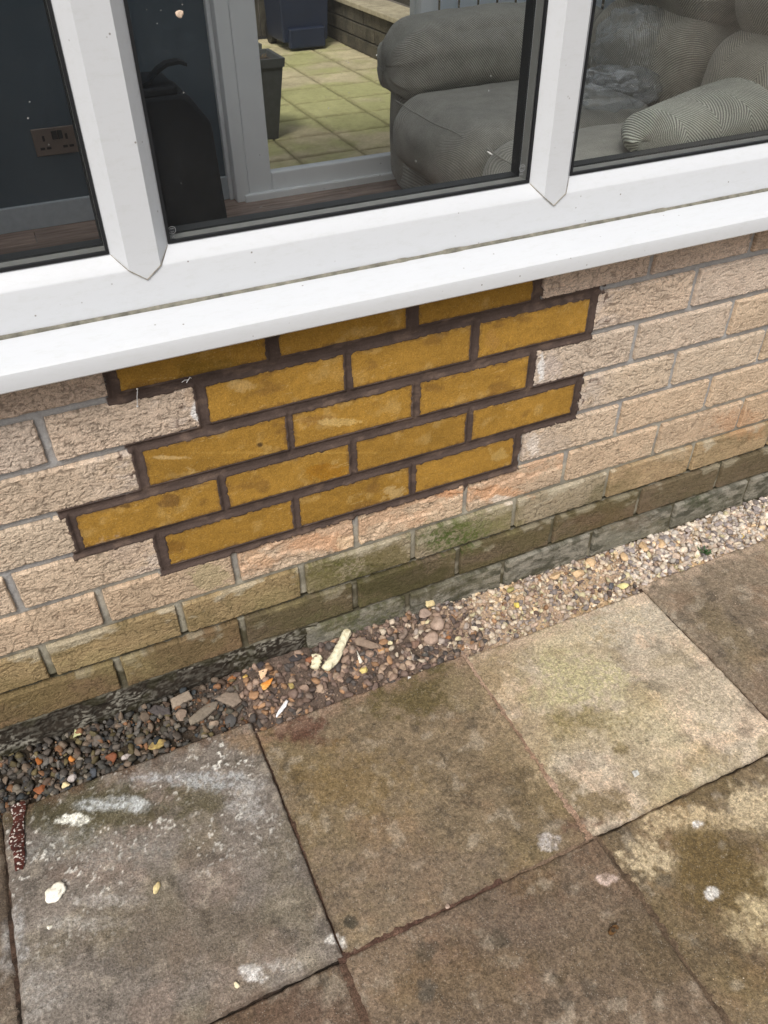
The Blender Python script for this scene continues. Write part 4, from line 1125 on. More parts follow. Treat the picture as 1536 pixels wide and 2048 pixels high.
shard('tile_chip', 'thin smooth bright white sliver lying on the soil at the slab joint', 'plastic sliver', -.540, -.100, ZS + .008,
      [(-.017, -.012), (-.016, -.007), (.006, .008), (.016, .013), (.018, .009), (.008, -.001)], .003, (240, 240, 240), .12, (.1, 0), seed=12)
lump('foam_blob', 'round flattened off white foam blob stuck on the left slab', 'foam blob', -.971, -.2765, ZS + .0085, .0165, .0150, .0040, (240, 236, 220), .2, 44, cuts=3, bumpy=1.1, smooth=True)
lump('foam_blob', 'small pale yellow foam drop with a tail on the left slab', 'foam blob', -.826, -.338, ZS + .010, .0050, .0100, .0035, (232, 214, 160), -.5, 45, cuts=2, bumpy=.5, smooth=True)
lump('foam_blob', 'tiny cream foam crumb below the large off white blob', 'foam blob', -.985, -.328, ZS + .0075, .0042, .0038, .0024, (234, 230, 214), .2, 46, cuts=2, bumpy=.5, smooth=True)
lump('foam_blob', 'tiny cream foam bead in the white smear at the slab corner', 'foam blob', -.752, -.522, ZS + .0075, .0040, .0050, .0026, (228, 218, 184), .2, 47, cuts=2, bumpy=.5, smooth=True)
shard('tile_chip', 'small white angular chip on the pale sandy slab', 'tile chip', -.024, -.485, ZS + .0035, [(-.007, -.004), (-.003, .007), (.007, .005), (.006, -.004)], .004, (206, 206, 200), .1, (.1, 0), c2=(120, 116, 108), seed=13)
lump('pebble', 'pinkish pebble sitting in the joint between the two slab rows', 'pebble', -.428, -.548, ZS + .003, .0048, .0042, .0035, (188, 166, 150), .1, 48)
shard('paint_flake', 'small white flake on the brown slab near its back edge', 'paint flake', -.290, -.130, ZS + .0015, [(-.004, -.002), (0, .004), (.005, -.001)], .001, (228, 224, 218), .1, seed=14)

# curled brown leaf (dry) on the second row
def curl():
    V, F = [], []; n, m = 26, 7
    for i in range(n):
        a = i / (n - 1) * 5.4; r = .0075 * (1 - .055 * i / 2)
        for j in range(m):
            w = (j / (m - 1) - .5) * .009 * (1 - .5 * abs(i / (n - 1) - .4))
            V.append((math.cos(a) * r * 1.15 + w * .3, math.sin(a) * r * .9, w + .004 + .001 * math.sin(a * 3)))
    V = np.array(V); F = [[i * m + j, i * m + j + 1, (i + 1) * m + j + 1, (i + 1) * m + j] for i in range(n - 1) for j in range(m - 1)]
    o = mesh_np('dry_leaf', V, F, M_STONE, None, True, col_for(V, (104, 76, 44), .3, 300, 3, (60, 42, 28)))
    sol = o.modifiers.new('thickness', 'SOLIDIFY'); sol.thickness = .0008
    o.location = (-.221, -.685, ZS + .002)
    tag(o, 'tiny curled brown dry leaf on the front slab', 'leaf')
curl()
# rusted strip of metal at the far left, speckled white
def rust():
    n, m = 170, 24; V = []
    for i in range(n):
        u = i / (n - 1); cx = -1.0085 - .010 * u + .0022 * math.sin(u * 9); y = -.098 - u * .120
        w = .0090 * (1 + .22 * math.sin(u * 13 + 1)) * (1 - .7 * max(0, u - .80) / .2)
        for j in range(m):
            t = j / (m - 1) - .5
            V.append((cx + t * 2 * w, y, ZS + .0105 - .0030 * (2 * t) ** 2 + (float(fbm(np.array([cx * 90 + t * 3]), np.array([y * 90]), 0, 4, 3)[0]) - .5) * .003))
    V = np.array(V); F = [[i * m + j, i * m + j + 1, (i + 1) * m + j + 1, (i + 1) * m + j] for i in range(n - 1) for j in range(m - 1)]
    C = col_for(V, (80, 40, 32), .35, 220, 5, (58, 30, 26), .55)
    sp = (fbm(V[:, 0] * 420, V[:, 1] * 420, 0, 6, 2) > .69)[:, None]
    C = np.where(sp, lin((206, 198, 190)) * KH, C)
    o = mesh_np('rusty_strip', V, F, M_STONE, None, True, C)
    sol = o.modifiers.new('thickness', 'SOLIDIFY'); sol.thickness = .003; sol.offset = -1
    tag(o, 'narrow dark red rusty metal strip speckled white on the far left slab', 'metal strip')
rust()
# little weed in the gravel
def weed():
    t = thing('weed', 'tiny dark green weed growing at the slab edge in the pale gravel', 'weed', (.478, -.092, ZS))
    M_LEAF = plain('weed_leaf', (0.045, 0.095, 0.03), 0.6, var=.3, scale=120)
    rng = np.random.default_rng(3); stems, leaves = [], []
    V, F = [], []; SV, SF = [], []
    for k in range(34):
        a = rng.random() * 6.28; L = rng.uniform(.006, .016); el = rng.uniform(.1, .9); w = rng.uniform(.0012, .0026)
        b = np.array([.478 + rng.normal() * .006, -.092 + rng.normal() * .005, ZS + .002])
        d = np.array([math.cos(a) * math.cos(el), math.sin(a) * math.cos(el), math.sin(el)]); s = np.array([-math.sin(a), math.cos(a), 0])
        q = len(V); V += [b, b + d * L * .5 + s * w + [0, 0, .001], b + d * L, b + d * L * .5 - s * w + [0, 0, .001], b + d * L * .5 - [0, 0, .0004]]
        F += [(q, q + 1, q + 4), (q + 1, q + 2, q + 4), (q + 2, q + 3, q + 4), (q + 3, q, q + 4)]
    o = mesh_np('foliage', V, F, M_LEAF, None); keep_world(o, t)
weed()
# wisps of cobweb and a thread stuck under the sill
M_WEB = plain('cobweb', (0.75, 0.75, 0.75), 0.8)
def thread(name, label, cat, pts, r, blobs=()):
    V, F = [], []; m = 5
    P = [Vector(p) for p in pts]
    for i, p in enumerate(P):
        for j in range(m):
            a = j / m * 6.283; V.append((p.x + math.cos(a) * r, p.y + math.sin(a) * r * .6, p.z + math.sin(a) * r))
    F = [(i * m + j, i * m + (j + 1) % m, (i + 1) * m + (j + 1) % m, (i + 1) * m + j) for i in range(len(P) - 1) for j in range(m)]
    for (bx, by, bz, br_) in blobs:
        q = len(V); B, Fb = ico(1)
        V += [(bx + v[0] * br_, by + v[1] * br_, bz + v[2] * br_) for v in B]; F += [tuple(int(i) + q for i in f) for f in Fb]
    o = poly(name, V, F, M_WEB); tag(o, label, cat)
thread('thread', 'short white cobweb thread hanging over the brown mortar at the upper left of the patch', 'cobweb', [(-.6535, -.004, .5905), (-.6565, -.0055, .580), (-.6585, -.004, .566)], .0005, [(-.6535, -.003, .5915, .0016), (-.6585, -.003, .565, .0017)])
thread('thread', 'small white cobweb curl on the lower edge of the first yellow brick', 'cobweb', [(-.592, -.002, .586), (-.588, -.005, .590), (-.583, -.003, .588), (-.586, -.005, .5855), (-.580, -.004, .592), (-.578, -.002, .589)], .0005)
thread('thread', 'fleck of white cobweb under the sill at the dark upright joint', 'cobweb', [(-.688, -.002, .634), (-.684, -.004, .637), (-.680, -.003, .633), (-.683, -.004, .629)], .0006)

# ================================================================== the room behind the glass
FZ = 0.08
room = thing('room', 'living room seen through the window with navy grey walls and wood floor', 'room', (0, 0, 0))
M_WALL = plain('navy_grey_paint', (0.066, 0.088, 0.110), 0.8, var=.05, scale=6)
M_WHITEP = plain('white_gloss_paint', (0.62, 0.64, 0.65), 0.4, var=.04, scale=20)
M_CEIL = plain('ceiling_paint', (0.7, 0.7, 0.7), 0.9)
def laminate():
    m, nt, b = nmat('wood_laminate')
    geo = nt.nodes.new('ShaderNodeNewGeometry')
    mp = nt.nodes.new('ShaderNodeMapping'); mp.inputs['Scale'].default_value = (1.0, 9, 1); nt.links.new(geo.outputs['Position'], mp.inputs[0])
    f = noise(nt, mp.outputs[0], 5, 6, .6)
    oi = nt.nodes.new('ShaderNodeObjectInfo')
    c = ramp(nt, f, [(0.3, (0.15, 0.095, 0.072)), (0.7, (0.36, 0.25, 0.20))])
    v = ramp(nt, oi.outputs['Random'], [(0, .8), (1, 1.2)])
    nt.links.new(mix_rgb(nt, 'MULTIPLY', 1.0, c, v), b.inputs['Base Color'])
    b.inputs['Roughness'].default_value = .24
    return m
M_LAM = laminate()
DX0, DX1 = 0.10, 2.35       # patio door opening in the back wall
YB = 2.17
box('floor_base', -2.4, 3.6, .106, 2.42, FZ - .25, FZ - .012, M_CORE, room)
pl = None
for r in range(12):
    y0 = .12 + r * .19; off = (r * .43) % 1.2
    x = -2.4 - off
    while x < 3.6:
        a, b_ = max(x, -2.39), min(x + 1.198, 3.59)
        if b_ - a > .05:
            box('floor_plank', a, b_, y0, min(y0 + .188, 2.13), FZ - .012, FZ, M_LAM, room, .0008)
        x += 1.2
box('back_wall', -2.4, DX0 - .052, YB, YB + .24, FZ, 2.5, M_WALL, room)
box('back_wall', DX1 + .052, 3.6, YB, YB + .24, FZ, 2.5, M_WALL, room)
box('back_wall', DX0 - .052, DX1 + .052, YB, YB + .24, 2.16, 2.5, M_WALL, room)
box('end_wall', -2.5, -2.4, .0, 2.41, FZ, 2.5, M_WALL, room)
box('end_wall', 3.6, 3.7, .0, 2.41, FZ, 2.5, M_WALL, room)
def light_panel_mat():
    m, nt, b = nmat('added_light_sheet')  # made-up overhead sheet that passes sky light down into the room
    b.inputs['Base Color'].default_value = (.75, .78, .80, 1); b.inputs['Roughness'].default_value = .5
    tl = nt.nodes.new('ShaderNodeBsdfTranslucent'); tl.inputs[0].default_value = (.86, .90, .94, 1)
    mx = nt.nodes.new('ShaderNodeMixShader'); mx.inputs[0].default_value = .75
    out = [n for n in nt.nodes if n.type == 'OUTPUT_MATERIAL'][0]
    nt.links.new(b.outputs[0], mx.inputs[1]); nt.links.new(tl.outputs[0], mx.inputs[2]); nt.links.new(mx.outputs[0], out.inputs[0])
    return m
M_LIGHT_PANEL = light_panel_mat()
for k in range(6):      # unseen translucent roof panels and bars, added to light the sofa from above
    xa = -2.5 + k * 1.0333
    poly('added_light_panel', [(xa, .245, 2.62), (xa + 1.0, .245, 2.62), (xa + 1.0, 2.41, 2.56), (xa, 2.41, 2.56)], [(0, 1, 2, 3)], M_LIGHT_PANEL, room)
    box('added_light_bar', xa + 1.0, xa + 1.0333, .245, 2.41, 2.52, 2.64, M_WHITEP, room)
box('ceiling', -2.5, 3.7, .0, .245, 2.75, 2.8, M_CEIL, room)
box('skirting_board', -2.4, DX0 - .055, YB - .018, YB, FZ, FZ + .085, plain('grey_skirting_paint', (.40, .43, .46), .45), room, .003)

# patio door
door = thing('patio_door', 'grey white framed sliding patio door at the back of the room', 'door', (1.0, 2.1, FZ))
M_DOOR = plain('grey_white_upvc', (0.78, 0.79, 0.80), .4, var=.03, scale=10)
def dpart(name, *a, bev=.004, mat=None):
    return keep_world(box(name, *a, mat or M_DOOR, None, bev), door)
dpart('outer_jamb', DX0 - .05, DX0 + .0, YB - .075, YB + .06, FZ, 2.15)
dpart('outer_jamb', DX1, DX1 + .05, YB - .075, YB + .06, FZ, 2.15)
dpart('head', DX0 - .05, DX1 + .05, YB - .074, YB + .06, 2.10, 2.158)
dpart('threshold', DX0 - .02, DX1 + .05, YB - .085, YB + .06, FZ - .004, FZ + .026)
def leaf(x0, x1, y):
    t = .075
    lf = dpart('door_leaf', x0, x0 + t + .02, y, y + .045, FZ + .024, 2.10, bev=.006)
    dpart('leaf_stile', x1 - t, x1, y, y + .045, FZ + .024, 2.10, bev=.006)
    dpart('leaf_rail', x0 + t + .020, x1 - t, y + .001, y + .044, FZ + .024, FZ + .092, bev=.006)
    dpart('leaf_rail', x0 + t + .020, x1 - t, y + .001, y + .044, 2.02, 2.10, bev=.006)
    dpart('leaf_glass', x0 + t + .018, x1 - t + .002, y + .018, y + .024, FZ + .090, 2.022, bev=0, mat=M_GLASS2)
M_GLASS2 = glass_mat('door_glass', (.985, .99, .985), .004, False)
leaf(DX0 + .002, 0.905, YB - .066); leaf(0.83, DX1 - .002, YB - .012)
dpart('jamb_bead', DX0 - .066, DX0 - .051, YB - .03, YB + .0, FZ, 2.15, bev=.002)

# white vertical blind drawn across the right half of the door
bl = thing('vertical_blind', 'pale bluish white vertical blind hanging behind the sofa arm', 'blind', (1.2, 2.0, .15))
def blind_mat():
    m, nt, b = nmat('blind_fabric')
    b.inputs['Base Color'].default_value = (.72, .76, .80, 1); b.inputs['Roughness'].default_value = .8
    tl = nt.nodes.new('ShaderNodeBsdfTranslucent'); tl.inputs[0].default_value = (.90, .94, .98, 1)
    mx = nt.nodes.new('ShaderNodeMixShader'); mx.inputs[0].default_value = .55
    out = [n for n in nt.nodes if n.type == 'OUTPUT_MATERIAL'][0]
    nt.links.new(b.outputs[0], mx.inputs[1]); nt.links.new(tl.outputs[0], mx.inputs[2]); nt.links.new(mx.outputs[0], out.inputs[0])
    return m
M_BLIND = blind_mat()
prof = [(-.045, 0), (-.030, .006), (-.010, .009), (.010, .009), (.030, .006), (.045, 0), (.045, .0012), (.030, .0072), (.010, .0102), (-.010, .0102), (-.030, .0072), (-.045, .0012)]
base_slat = extrude('slat', prof, 'z', FZ + .04, 2.05, M_BLIND)
for k in range(18):
    s = base_slat if k == 0 else base_slat.copy()
    if k: COL.objects.link(s)
    s.location = (.925 + k * .082, 2.060, 0); s.rotation_euler = (0, 0, .28)
    keep_world(s, bl)
hr = box('head_rail', .86, 2.38, 2.035, 2.085, 2.05, 2.09, M_WHITEP); keep_world(hr, bl)

# double socket on the navy wall
so = thing('wall_socket', 'brushed bronze double socket with one switch on the navy wall', 'socket', (-.545, YB, .36))
M_BRZ = plain('bronze_plate', (0.20, 0.16, 0.14), .35, metal=.5)
M_BLK = plain('black_plastic', (0.012, 0.012, 0.014), .4)
def sp(name, *a, mat=M_BRZ, bev=.0): return keep_world(box(name, *a, mat, None, bev), so)
sp('plate', -.620, -.474, YB - .007, YB, .318, .406, bev=.002)
for cx in (-.585, -.509):
    sp('pin_hole', cx - .004, cx + .004, YB - .0082, YB - .0068, .365, .383, mat=M_BLK)
    sp('pin_hole', cx - .018, cx - .003, YB - .0082, YB - .0068, .338, .346, mat=M_BLK)
    sp('pin_hole', cx + .003, cx + .018, YB - .0082, YB - .0068, .338, .346, mat=M_BLK)
sp('switch', -.556, -.538, YB - .011, YB - .0068, .368, .396, mat=M_BLK, bev=.001)
sp('switch', -.536, -.520, YB - .011, YB - .0068, .368, .396, mat=M_BLK, bev=.001)

# soft shapes
def soft(name, cx, cy, cz, sx, sy, sz, r, mat, seed=0, bulge=(0, 0, 0), wr=.004, wf=6, n=26, rot=None, warp=None, parent=None, axis=0):
    """rounded upholstered block: superellipsoid-like box with crowned faces and wrinkles"""
    import bmesh
    bm = bmesh.new(); bmesh.ops.create_cube(bm, size=2); bmesh.ops.subdivide_edges(bm, edges=bm.edges[:], cuts=n, use_grid_fill=True)
    V = np.array([v.co[:] for v in bm.verts]); F = np.array([[v.index for v in f.verts] for f in bm.faces]); bm.free()
    hs = np.array([sx, sy, sz]) / 2
    P = V * hs
    inner = np.clip(P, -(hs - r), hs - r); d = P - inner
    L = np.linalg.norm(d, axis=1, keepdims=True); nrm = np.where(L > 1e-9, d / np.maximum(L, 1e-9), 0)
    P = inner + nrm * r
    for k in range(3):
        o = [i for i in range(3) if i != k]
        P[:, k] += np.sign(V[:, k]) * bulge[k] * (1 - V[:, o[0]] ** 2) * (1 - V[:, o[1]] ** 2) * (np.abs(V[:, k]) > .4) * np.abs(V[:, k])
    w = (fbm(P[:, 0] * wf + seed, P[:, 1] * wf, P[:, 2] * wf, seed, 4) - .5)
    P += nrm * (w * wr * 2)[:, None]
    if warp: P = warp(P, V)
    # cloth coordinates: along the piece, and round its girth (the seam lies underneath)
    o1, o2 = [(1, 2), (0, 2), (0, 1)][axis]
    th = np.arctan2(P[:, o1], P[:, o2] + 1e-6)
    rad = (hs[o1] + hs[o2]) * .62
    UVc = np.column_stack([P[:, axis] + 2, th * rad + 3, np.zeros(len(P))]).astype(np.float32)
    if rot: P = P @ np.array(Euler(rot).to_matrix()).T
    P += np.array([cx, cy, cz])
    o = mesh_np(name, P, F, mat, None, True)
    at = o.data.attributes.new('cloth_uv', 'FLOAT_VECTOR', 'POINT'); at.data.foreach_set('vector', UVc.ravel())
    if parent: keep_world(o, parent)
    return o
F2 = fabric_mat('seat_upholstery', (0.225, 0.212, 0.186), (0.39, 0.370, 0.325), .0078, (1.0, .8), 0.0, .8, .0015)
F3 = fabric_mat('back_upholstery', (0.17, 0.155, 0.125), (0.52, 0.48, 0.40), .0092, (1.0, .9), .15)
F3b = fabric_mat('arm_upholstery', (0.19, 0.18, 0.155), (0.50, 0.475, 0.41), .0090, (1.0, .9), 0.0)
sofa = thing('sofa', 'grey ribbed fabric sofa with puffy arm and seat cushions facing the patio door', 'sofa', (1.1, 1.2, FZ))
soft('base', 1.13, 1.06, .190, .94, 1.84, .20, .03, F2, 3, parent=sofa)
soft('seat_cushion', .965, 1.545, .345, .80, .60, .250, .105, F2, 4, (.02, .0, .018), .007, 7, parent=sofa)
soft('seat_cushion', .970, .935, .345, .79, .590, .245, .105, F2, 5, (.02, .0, .018), .007, 7, parent=sofa)
soft('seat_cushion', .985, .355, .340, .76, .50, .235, .105, F2, 6, (.02, .0, .015), .007, 7, parent=sofa)
def piping(x, z, y0, y1):
    pts = [(x + .006 * math.sin(t * 9), z + .002 * math.sin(t * 14), y0 + (y1 - y0) * t) for t in np.linspace(0.03, .97, 14)]
    V, F = [], []; m = 7
    for px, pz, py in pts:
        for j in range(m):
            a = j / m * 6.283; V.append((px + math.cos(a) * .0024, py, pz + math.sin(a) * .0024))
    F = [(i * m + j, i * m + (j + 1) % m, (i + 1) * m + (j + 1) % m, (i + 1) * m + j) for i in range(len(pts) - 1) for j in range(m)]
    keep_world(poly('seam_piping', V, F, F2, None, True), sofa)
piping(.577, .449, 1.285, 1.805)
piping(.587, .446, .680, 1.190)
soft('footrest_panel', .700, 1.07, .170, .07, 1.70, .16, .03, F2, 7, parent=sofa)
soft('arm', 1.08, 1.945, .315, .86, .19, .46, .085, F2, 8, (.01, 0, 0), .005, parent=sofa)
def arm_warp(P, V):
    t = np.clip((-V[:, 0] - .25) / .75, 0, 1)
    ang = np.arctan2(V[:, 2], V[:, 1])
    P[:, 0] += .0
    pl = np.sin(ang * 7 + 1.5 * V[:, 0]) * .007 * t
    P[:, 2] += pl * (V[:, 2] > -.8); P[:, 1] += pl * .5
    P[:, 2] -= .020 * t ** 2
    return P
soft('arm_pad', 1.045, 1.890, .560, .90, .300, .235, .100, F3b, 9, (.015, .01, .018), .010, 8, n=44, warp=arm_warp, parent=sofa)
soft('back_frame', 1.74, 1.02, .52, .22, 1.98, .80, .08, F2, 10, parent=sofa)
for yc, wd, sd in ((1.50, .60, 11), (.90, .58, 12), (.36, .48, 13)):
    soft('back_cushion', 1.490, yc, .560, .33, wd, .300, .125, F3, sd, (.03, .0, .01), .012, 6, rot=(0, .16, 0), parent=sofa, axis=1)
    soft('head_cushion', 1.545, yc, .800, .33, wd - .01, .270, .120, F3, sd + 10, (.03, .0, .01), .012, 6, rot=(0, .20, 0), parent=sofa, axis=1)
soft('arm', 1.10, .115 + .045, .33, .86, .09, .46, .04, F2, 33, parent=sofa)

# thick folded throw in the same herringbone lying on the near seats
F4 = fabric_mat('throw_herringbone', (0.16, 0.16, 0.135), (0.66, 0.66, 0.57), .0105, (1.0, .8), .13, 1.0, .003)
def throw_roll():
    n, m = 150, 40; V = []; UV = []
    P0 = np.array([.835, .800, .530]); P1 = np.array([1.95, .985, .575])
    for i in range(n):
        u = i / (n - 1); c = P0 + (P1 - P0) * u + np.array([0, .04 * math.sin(u * 3.1), -.012 * math.sin(u * 3)])
        g = min(1.0, (u / .05) ** .5 if u > 0 else 0.0)
        ry, rz = .095 * g * (1 + .55 * min(u * 3, 1)), .062 * g * (1 + .28 * min(u * 2.5, 1))
        for j in range(m):
            a = j / m * 2 * math.pi
            UV.append((u * 1.15 + 2, (a if a < 4.71 else a - 2 * math.pi) * .085 * g + 3, 0))
            k = 1 + .10 * (float(vn(np.array([u * 6]), np.array([math.cos(a) + 3]), math.sin(a) + 3, 5)[0]) - .5)
            V.append(c + np.array([-.02 * math.cos(a), math.cos(a) * ry * k, math.sin(a) * rz * k - (.02 * (math.cos(a) < -.2) * math.sin(a) if 0 else 0)]))
    V = np.array(V)
    F = [[i * m + j, i * m + (j + 1) % m, (i + 1) * m + (j + 1) % m, (i + 1) * m + j] for i in range(n - 1) for j in range(m)]
    o = mesh_np('throw', V, F, F4, None, True)
    at = o.data.attributes.new('cloth_uv', 'FLOAT_VECTOR', 'POINT'); at.data.foreach_set('vector', np.array(UV, np.float32).ravel())
    tag(o, 'thick rolled herringbone throw lying across the near sofa seat below the right hand pane', 'throw')
throw_roll()
o = soft('folded_cloth', 1.38, .50, .470, 1.05, .42, .07, .03, F4, 17, (0, 0, .01), .010, 5)
tag(o, 'flat folded herringbone cloth under the rolled throw along the window', 'cloth')

# crumpled clear plastic bag
def film_mat():
    m, nt, b = nmat('clear_plastic_film')
    nt.nodes.remove(b); out = [n for n in nt.nodes if n.type == 'OUTPUT_MATERIAL'][0]
    tr = nt.nodes.new('ShaderNodeBsdfTransparent'); tr.inputs[0].default_value = (.93, .94, .95, 1)
    gl = nt.nodes.new('ShaderNodeBsdfGlossy'); gl.inputs['Roughness'].default_value = .12; gl.inputs[0].default_value = (1, 1, 1, 1)
    df = nt.nodes.new('ShaderNodeBsdfDiffuse'); df.inputs[0].default_value = (.7, .72, .74, 1)
    a = nt.nodes.new('ShaderNodeMixShader'); a.inputs[0].default_value = .45; nt.links.new(gl.outputs[0], a.inputs[1]); nt.links.new(df.outputs[0], a.inputs[2])
    lw = nt.nodes.new('ShaderNodeLayerWeight'); lw.inputs[0].default_value = .45
    mm = nt.nodes.new('ShaderNodeMath'); mm.operation = 'MULTIPLY_ADD'; mm.inputs[1].default_value = .34; mm.inputs[2].default_value = .07
    nt.links.new(lw.outputs['Facing'], mm.inputs[0])
    x = nt.nodes.new('ShaderNodeMixShader'); nt.links.new(mm.outputs[0], x.inputs[0]); nt.links.new(tr.outputs[0], x.inputs[1]); nt.links.new(a.outputs[0], x.inputs[2])
    nt.links.new(x.outputs[0], out.inputs[0])
    return m
M_FILM = film_mat()
def bag():
    t = thing('plastic_bag', 'crumpled clear plastic bag lying on the sofa seat beside the rolled throw', 'plastic bag', (1.2, 1.4, .48))
    for k, (cx, cy, cz, sx, sy, sz, sd) in enumerate([(1.145, 1.330, .520, .15, .10, .060, 1), (1.345, 1.500, .590, .115, .13, .115, 4)]):
        V = ICO3[0].copy()
        import bmesh
        bm = bmesh.new(); bmesh.ops.create_icosphere(bm, subdivisions=5, radius=1)
        V = np.array([v.co[:] for v in bm.verts]); F = np.array([[v.index for v in f.verts] for f in bm.faces]); bm.free()
        n = 1 - np.abs(2 * fbm(V[:, 0] * 1.7 + sd, V[:, 1] * 1.7, V[:, 2] * 1.7, sd, 2) - 1)
        n2 = 1 - np.abs(2 * fbm(V[:, 0] * 4.5 + sd, V[:, 1] * 4.5, V[:, 2] * 4.5, sd + 3, 2) - 1)
        V = V * (1 + .75 * (n - .7) + .22 * (n2 - .7))[:, None] * np.array([sx, sy, sz]) + np.array([cx, cy, cz])
        V[:, 2] = np.maximum(V[:, 2], .478)
        keep_world(mesh_np('crumpled_film', V, F, M_FILM, None, False), t)
bag()

# black upright case with a strap, against the navy wall
cs = thing('black_case', 'tall black case with a sloping shoulder and a loose strap over its top', 'case', (-.22, 1.8, FZ))
M_CASE = plain('black_fabric', (0.006, 0.009, 0.014), .75, var=.2, scale=30)
pr = [(-.37, FZ + .002), (-.095, FZ + .002), (-.110, .485), (-.165, .565), (-.190, .578), (-.37, .578)]
o = extrude('body', pr, 'y', 1.66, 1.90, M_CASE); keep_world(o, cs)
b = o.modifiers.new('soft_edges', 'BEVEL'); b.width = .014; b.segments = 3
o = box('lid', -.365, -.20, 1.665, 1.895, .572, .600, M_CASE, None, .008); keep_world(o, cs)
V, F = [], []
pts = [(-.345, .600), (-.300, .606), (-.275, .615), (-.245, .640), (-.215, .655), (-.180, .658), (-.158, .650)]
for i, (x, z) in enumerate(pts):
    for dy, dz in ((-.022, 0), (.022, 0), (.022, -.010 - .003 * (i > 4)), (-.022, -.010)):
        V.append((x, 1.70 + dy, z + dz + .004))
for i in range(len(pts) - 1):
    for j in range(4):
        F.append((i * 4 + j, i * 4 + (j + 1) % 4, (i + 1) * 4 + (j + 1) % 4, (i + 1) * 4 + j))
F += [(3, 2, 1, 0), tuple(len(V) - 4 + j for j in range(4))]
o = poly('strap', V, F, M_CASE); keep_world(o, cs)

# ================================================================== patio beyond the far door
ZF = -0.25
pav2 = bpy.data.objects.new('far_pavement', None); COL.objects.link(pav2); pav2['kind'] = 'structure'
g = box('far_ground', -60, 60, 2.42, 60, -1.2, ZF - .05, M_GROUND); g['kind'] = 'structure'
# pale slabs, each with its own tone; the ones by the second joint are green with algae
P = .382
for cx in range(-5, 6):
    for r in range(0, 12):
        x0 = .805 + (cx - 1) * P + .006; y0 = 2.46 + r * P - (.02 if cx > 1 else 0)
        x1, y1 = x0 + P - .010, y0 + P - .010
        n_ = 26
        U, Vv = np.meshgrid(np.linspace(x0, x1, n_), np.linspace(y0, y1, n_), indexing='ij')
        ed = np.minimum(np.minimum(U - x0, x1 - U), np.minimum(Vv - y0, y1 - Vv))
        Z = ZF + (fbm(U * 9, Vv * 9, 0, 71, 3) - .5) * .006 - .005 * (1 - sst(0, .012, ed))
        C = np.ones(U.shape + (3,)) * lin((188, 175, 142)) * KH * RNG.uniform(.88, 1.08) * (.75 + .5 * fbm(U * 12, Vv * 12, 0, 72, 5))[..., None]
        gr = (sst(.36, .60, fbm(U * 3, Vv * 3, 0, 73, 5) + .20 * np.exp(-((Vv - 4.55) / .55) ** 2) + .1 * np.exp(-((U - .95) / .25) ** 2) - .04))[..., None] * .55
        C = C * (1 - gr) + lin((160, 164, 100)) * KH * gr
        dk = (1 - sst(0, .03, ed + (fbm(U * 20, Vv * 20, 0, 74, 3) - .5) * .04))[..., None] * .4
        C = C * (1 - dk) + lin((92, 84, 56)) * KH * dk
        def pad(A): return np.pad(A, 1, mode='edge')
        Zp = pad(Z); ring = np.zeros_like(Zp, bool); ring[0, :] = ring[-1, :] = True; ring[:, 0] = ring[:, -1] = True; Zp[ring] = ZF - .04
        Cp = np.stack([pad(C[..., k]) for k in range(3)], -1)
        mesh_np('slab', np.stack([pad(U), pad(Vv), Zp], -1).reshape(-1, 3), gridF(n_ + 2, n_ + 2), M_SLAB2 if 'M_SLAB2' in globals() else globals().setdefault('M_SLAB2', attr_mat('pale_concrete', grain=160, amt=.12, bump=.4, bdist=.002, mid=30, midamt=.12, coarse=70)), pav2, True, Cp.reshape(-1, 3))
M_SOILP = plain('potting_soil', (.06, .045, .035), .95, var=.4, scale=60, bump=1, bscale=200, bdist=.004)
M_POT = plain('grey_planter', (.085, .088, .085), .6, var=.15, scale=25)
def planter(x, y, s, h, label):
    t = thing('planter', label, 'planter', (x, y, ZF))
    def ringbox(name, z0, z1, w0, w1, th, mat):
        V = []
        for z, w in ((z0, w0), (z1, w1), (z1, w1 - th), (z1 - (z1 - z0) * .9, w0 - th)):
            V += [(x - w, y - w, z), (x + w, y - w, z), (x + w, y + w, z), (x - w, y + w, z)]
        F = []
        for r in range(3):
            for j in range(4): F.append((r * 4 + j, r * 4 + (j + 1) % 4, (r + 1) * 4 + (j + 1) % 4, (r + 1) * 4 + j))
        F += [(3, 2, 1, 0), (12, 13, 14, 15)]
        keep_world(poly(name, V, F, mat), t)
    ringbox('pot_body', ZF, ZF + h - .04, s * .60, s * .92, .012, M_POT)
    ringbox('pot_rim', ZF + h - .045, ZF + h, s * .97, s * 1.0, .022, M_POT)
    keep_world(box('potting_soil', x - s * .9, x + s * .9, y - s * .9, y + s * .9, ZF + h - .06, ZF + h - .035, M_SOILP), t)
    V, F = [], []; rng = np.random.default_rng(int(x * 1000))
    for k in range(60):
        b = np.array([x + rng.uniform(-.8, .8) * s, y + rng.uniform(-.8, .8) * s, ZF + h - .035]); a = rng.random() * 6.28; L = rng.uniform(.02, .06)
        d = np.array([math.cos(a) * L, math.sin(a) * L, rng.uniform(0, .03)]); sd = np.array([-math.sin(a), math.cos(a), 0]) * .006
        q = len(V); V += [b, b + d * .5 + sd, b + d, b + d * .5 - sd]; F += [[q, q + 1, q + 2, q + 3]]
    keep_world(mesh_np('dead_leaves', V, F, plain('dead_leaves', (.12, .085, .05), .9, var=.4, scale=50)), t)
planter(.745, 4.100, .150, .44, 'tall square dark grey tapered planter standing nearest outside the patio door')
planter(.90, 4.95, .130, .36, 'second square grey planter with dead stalks behind the first one')

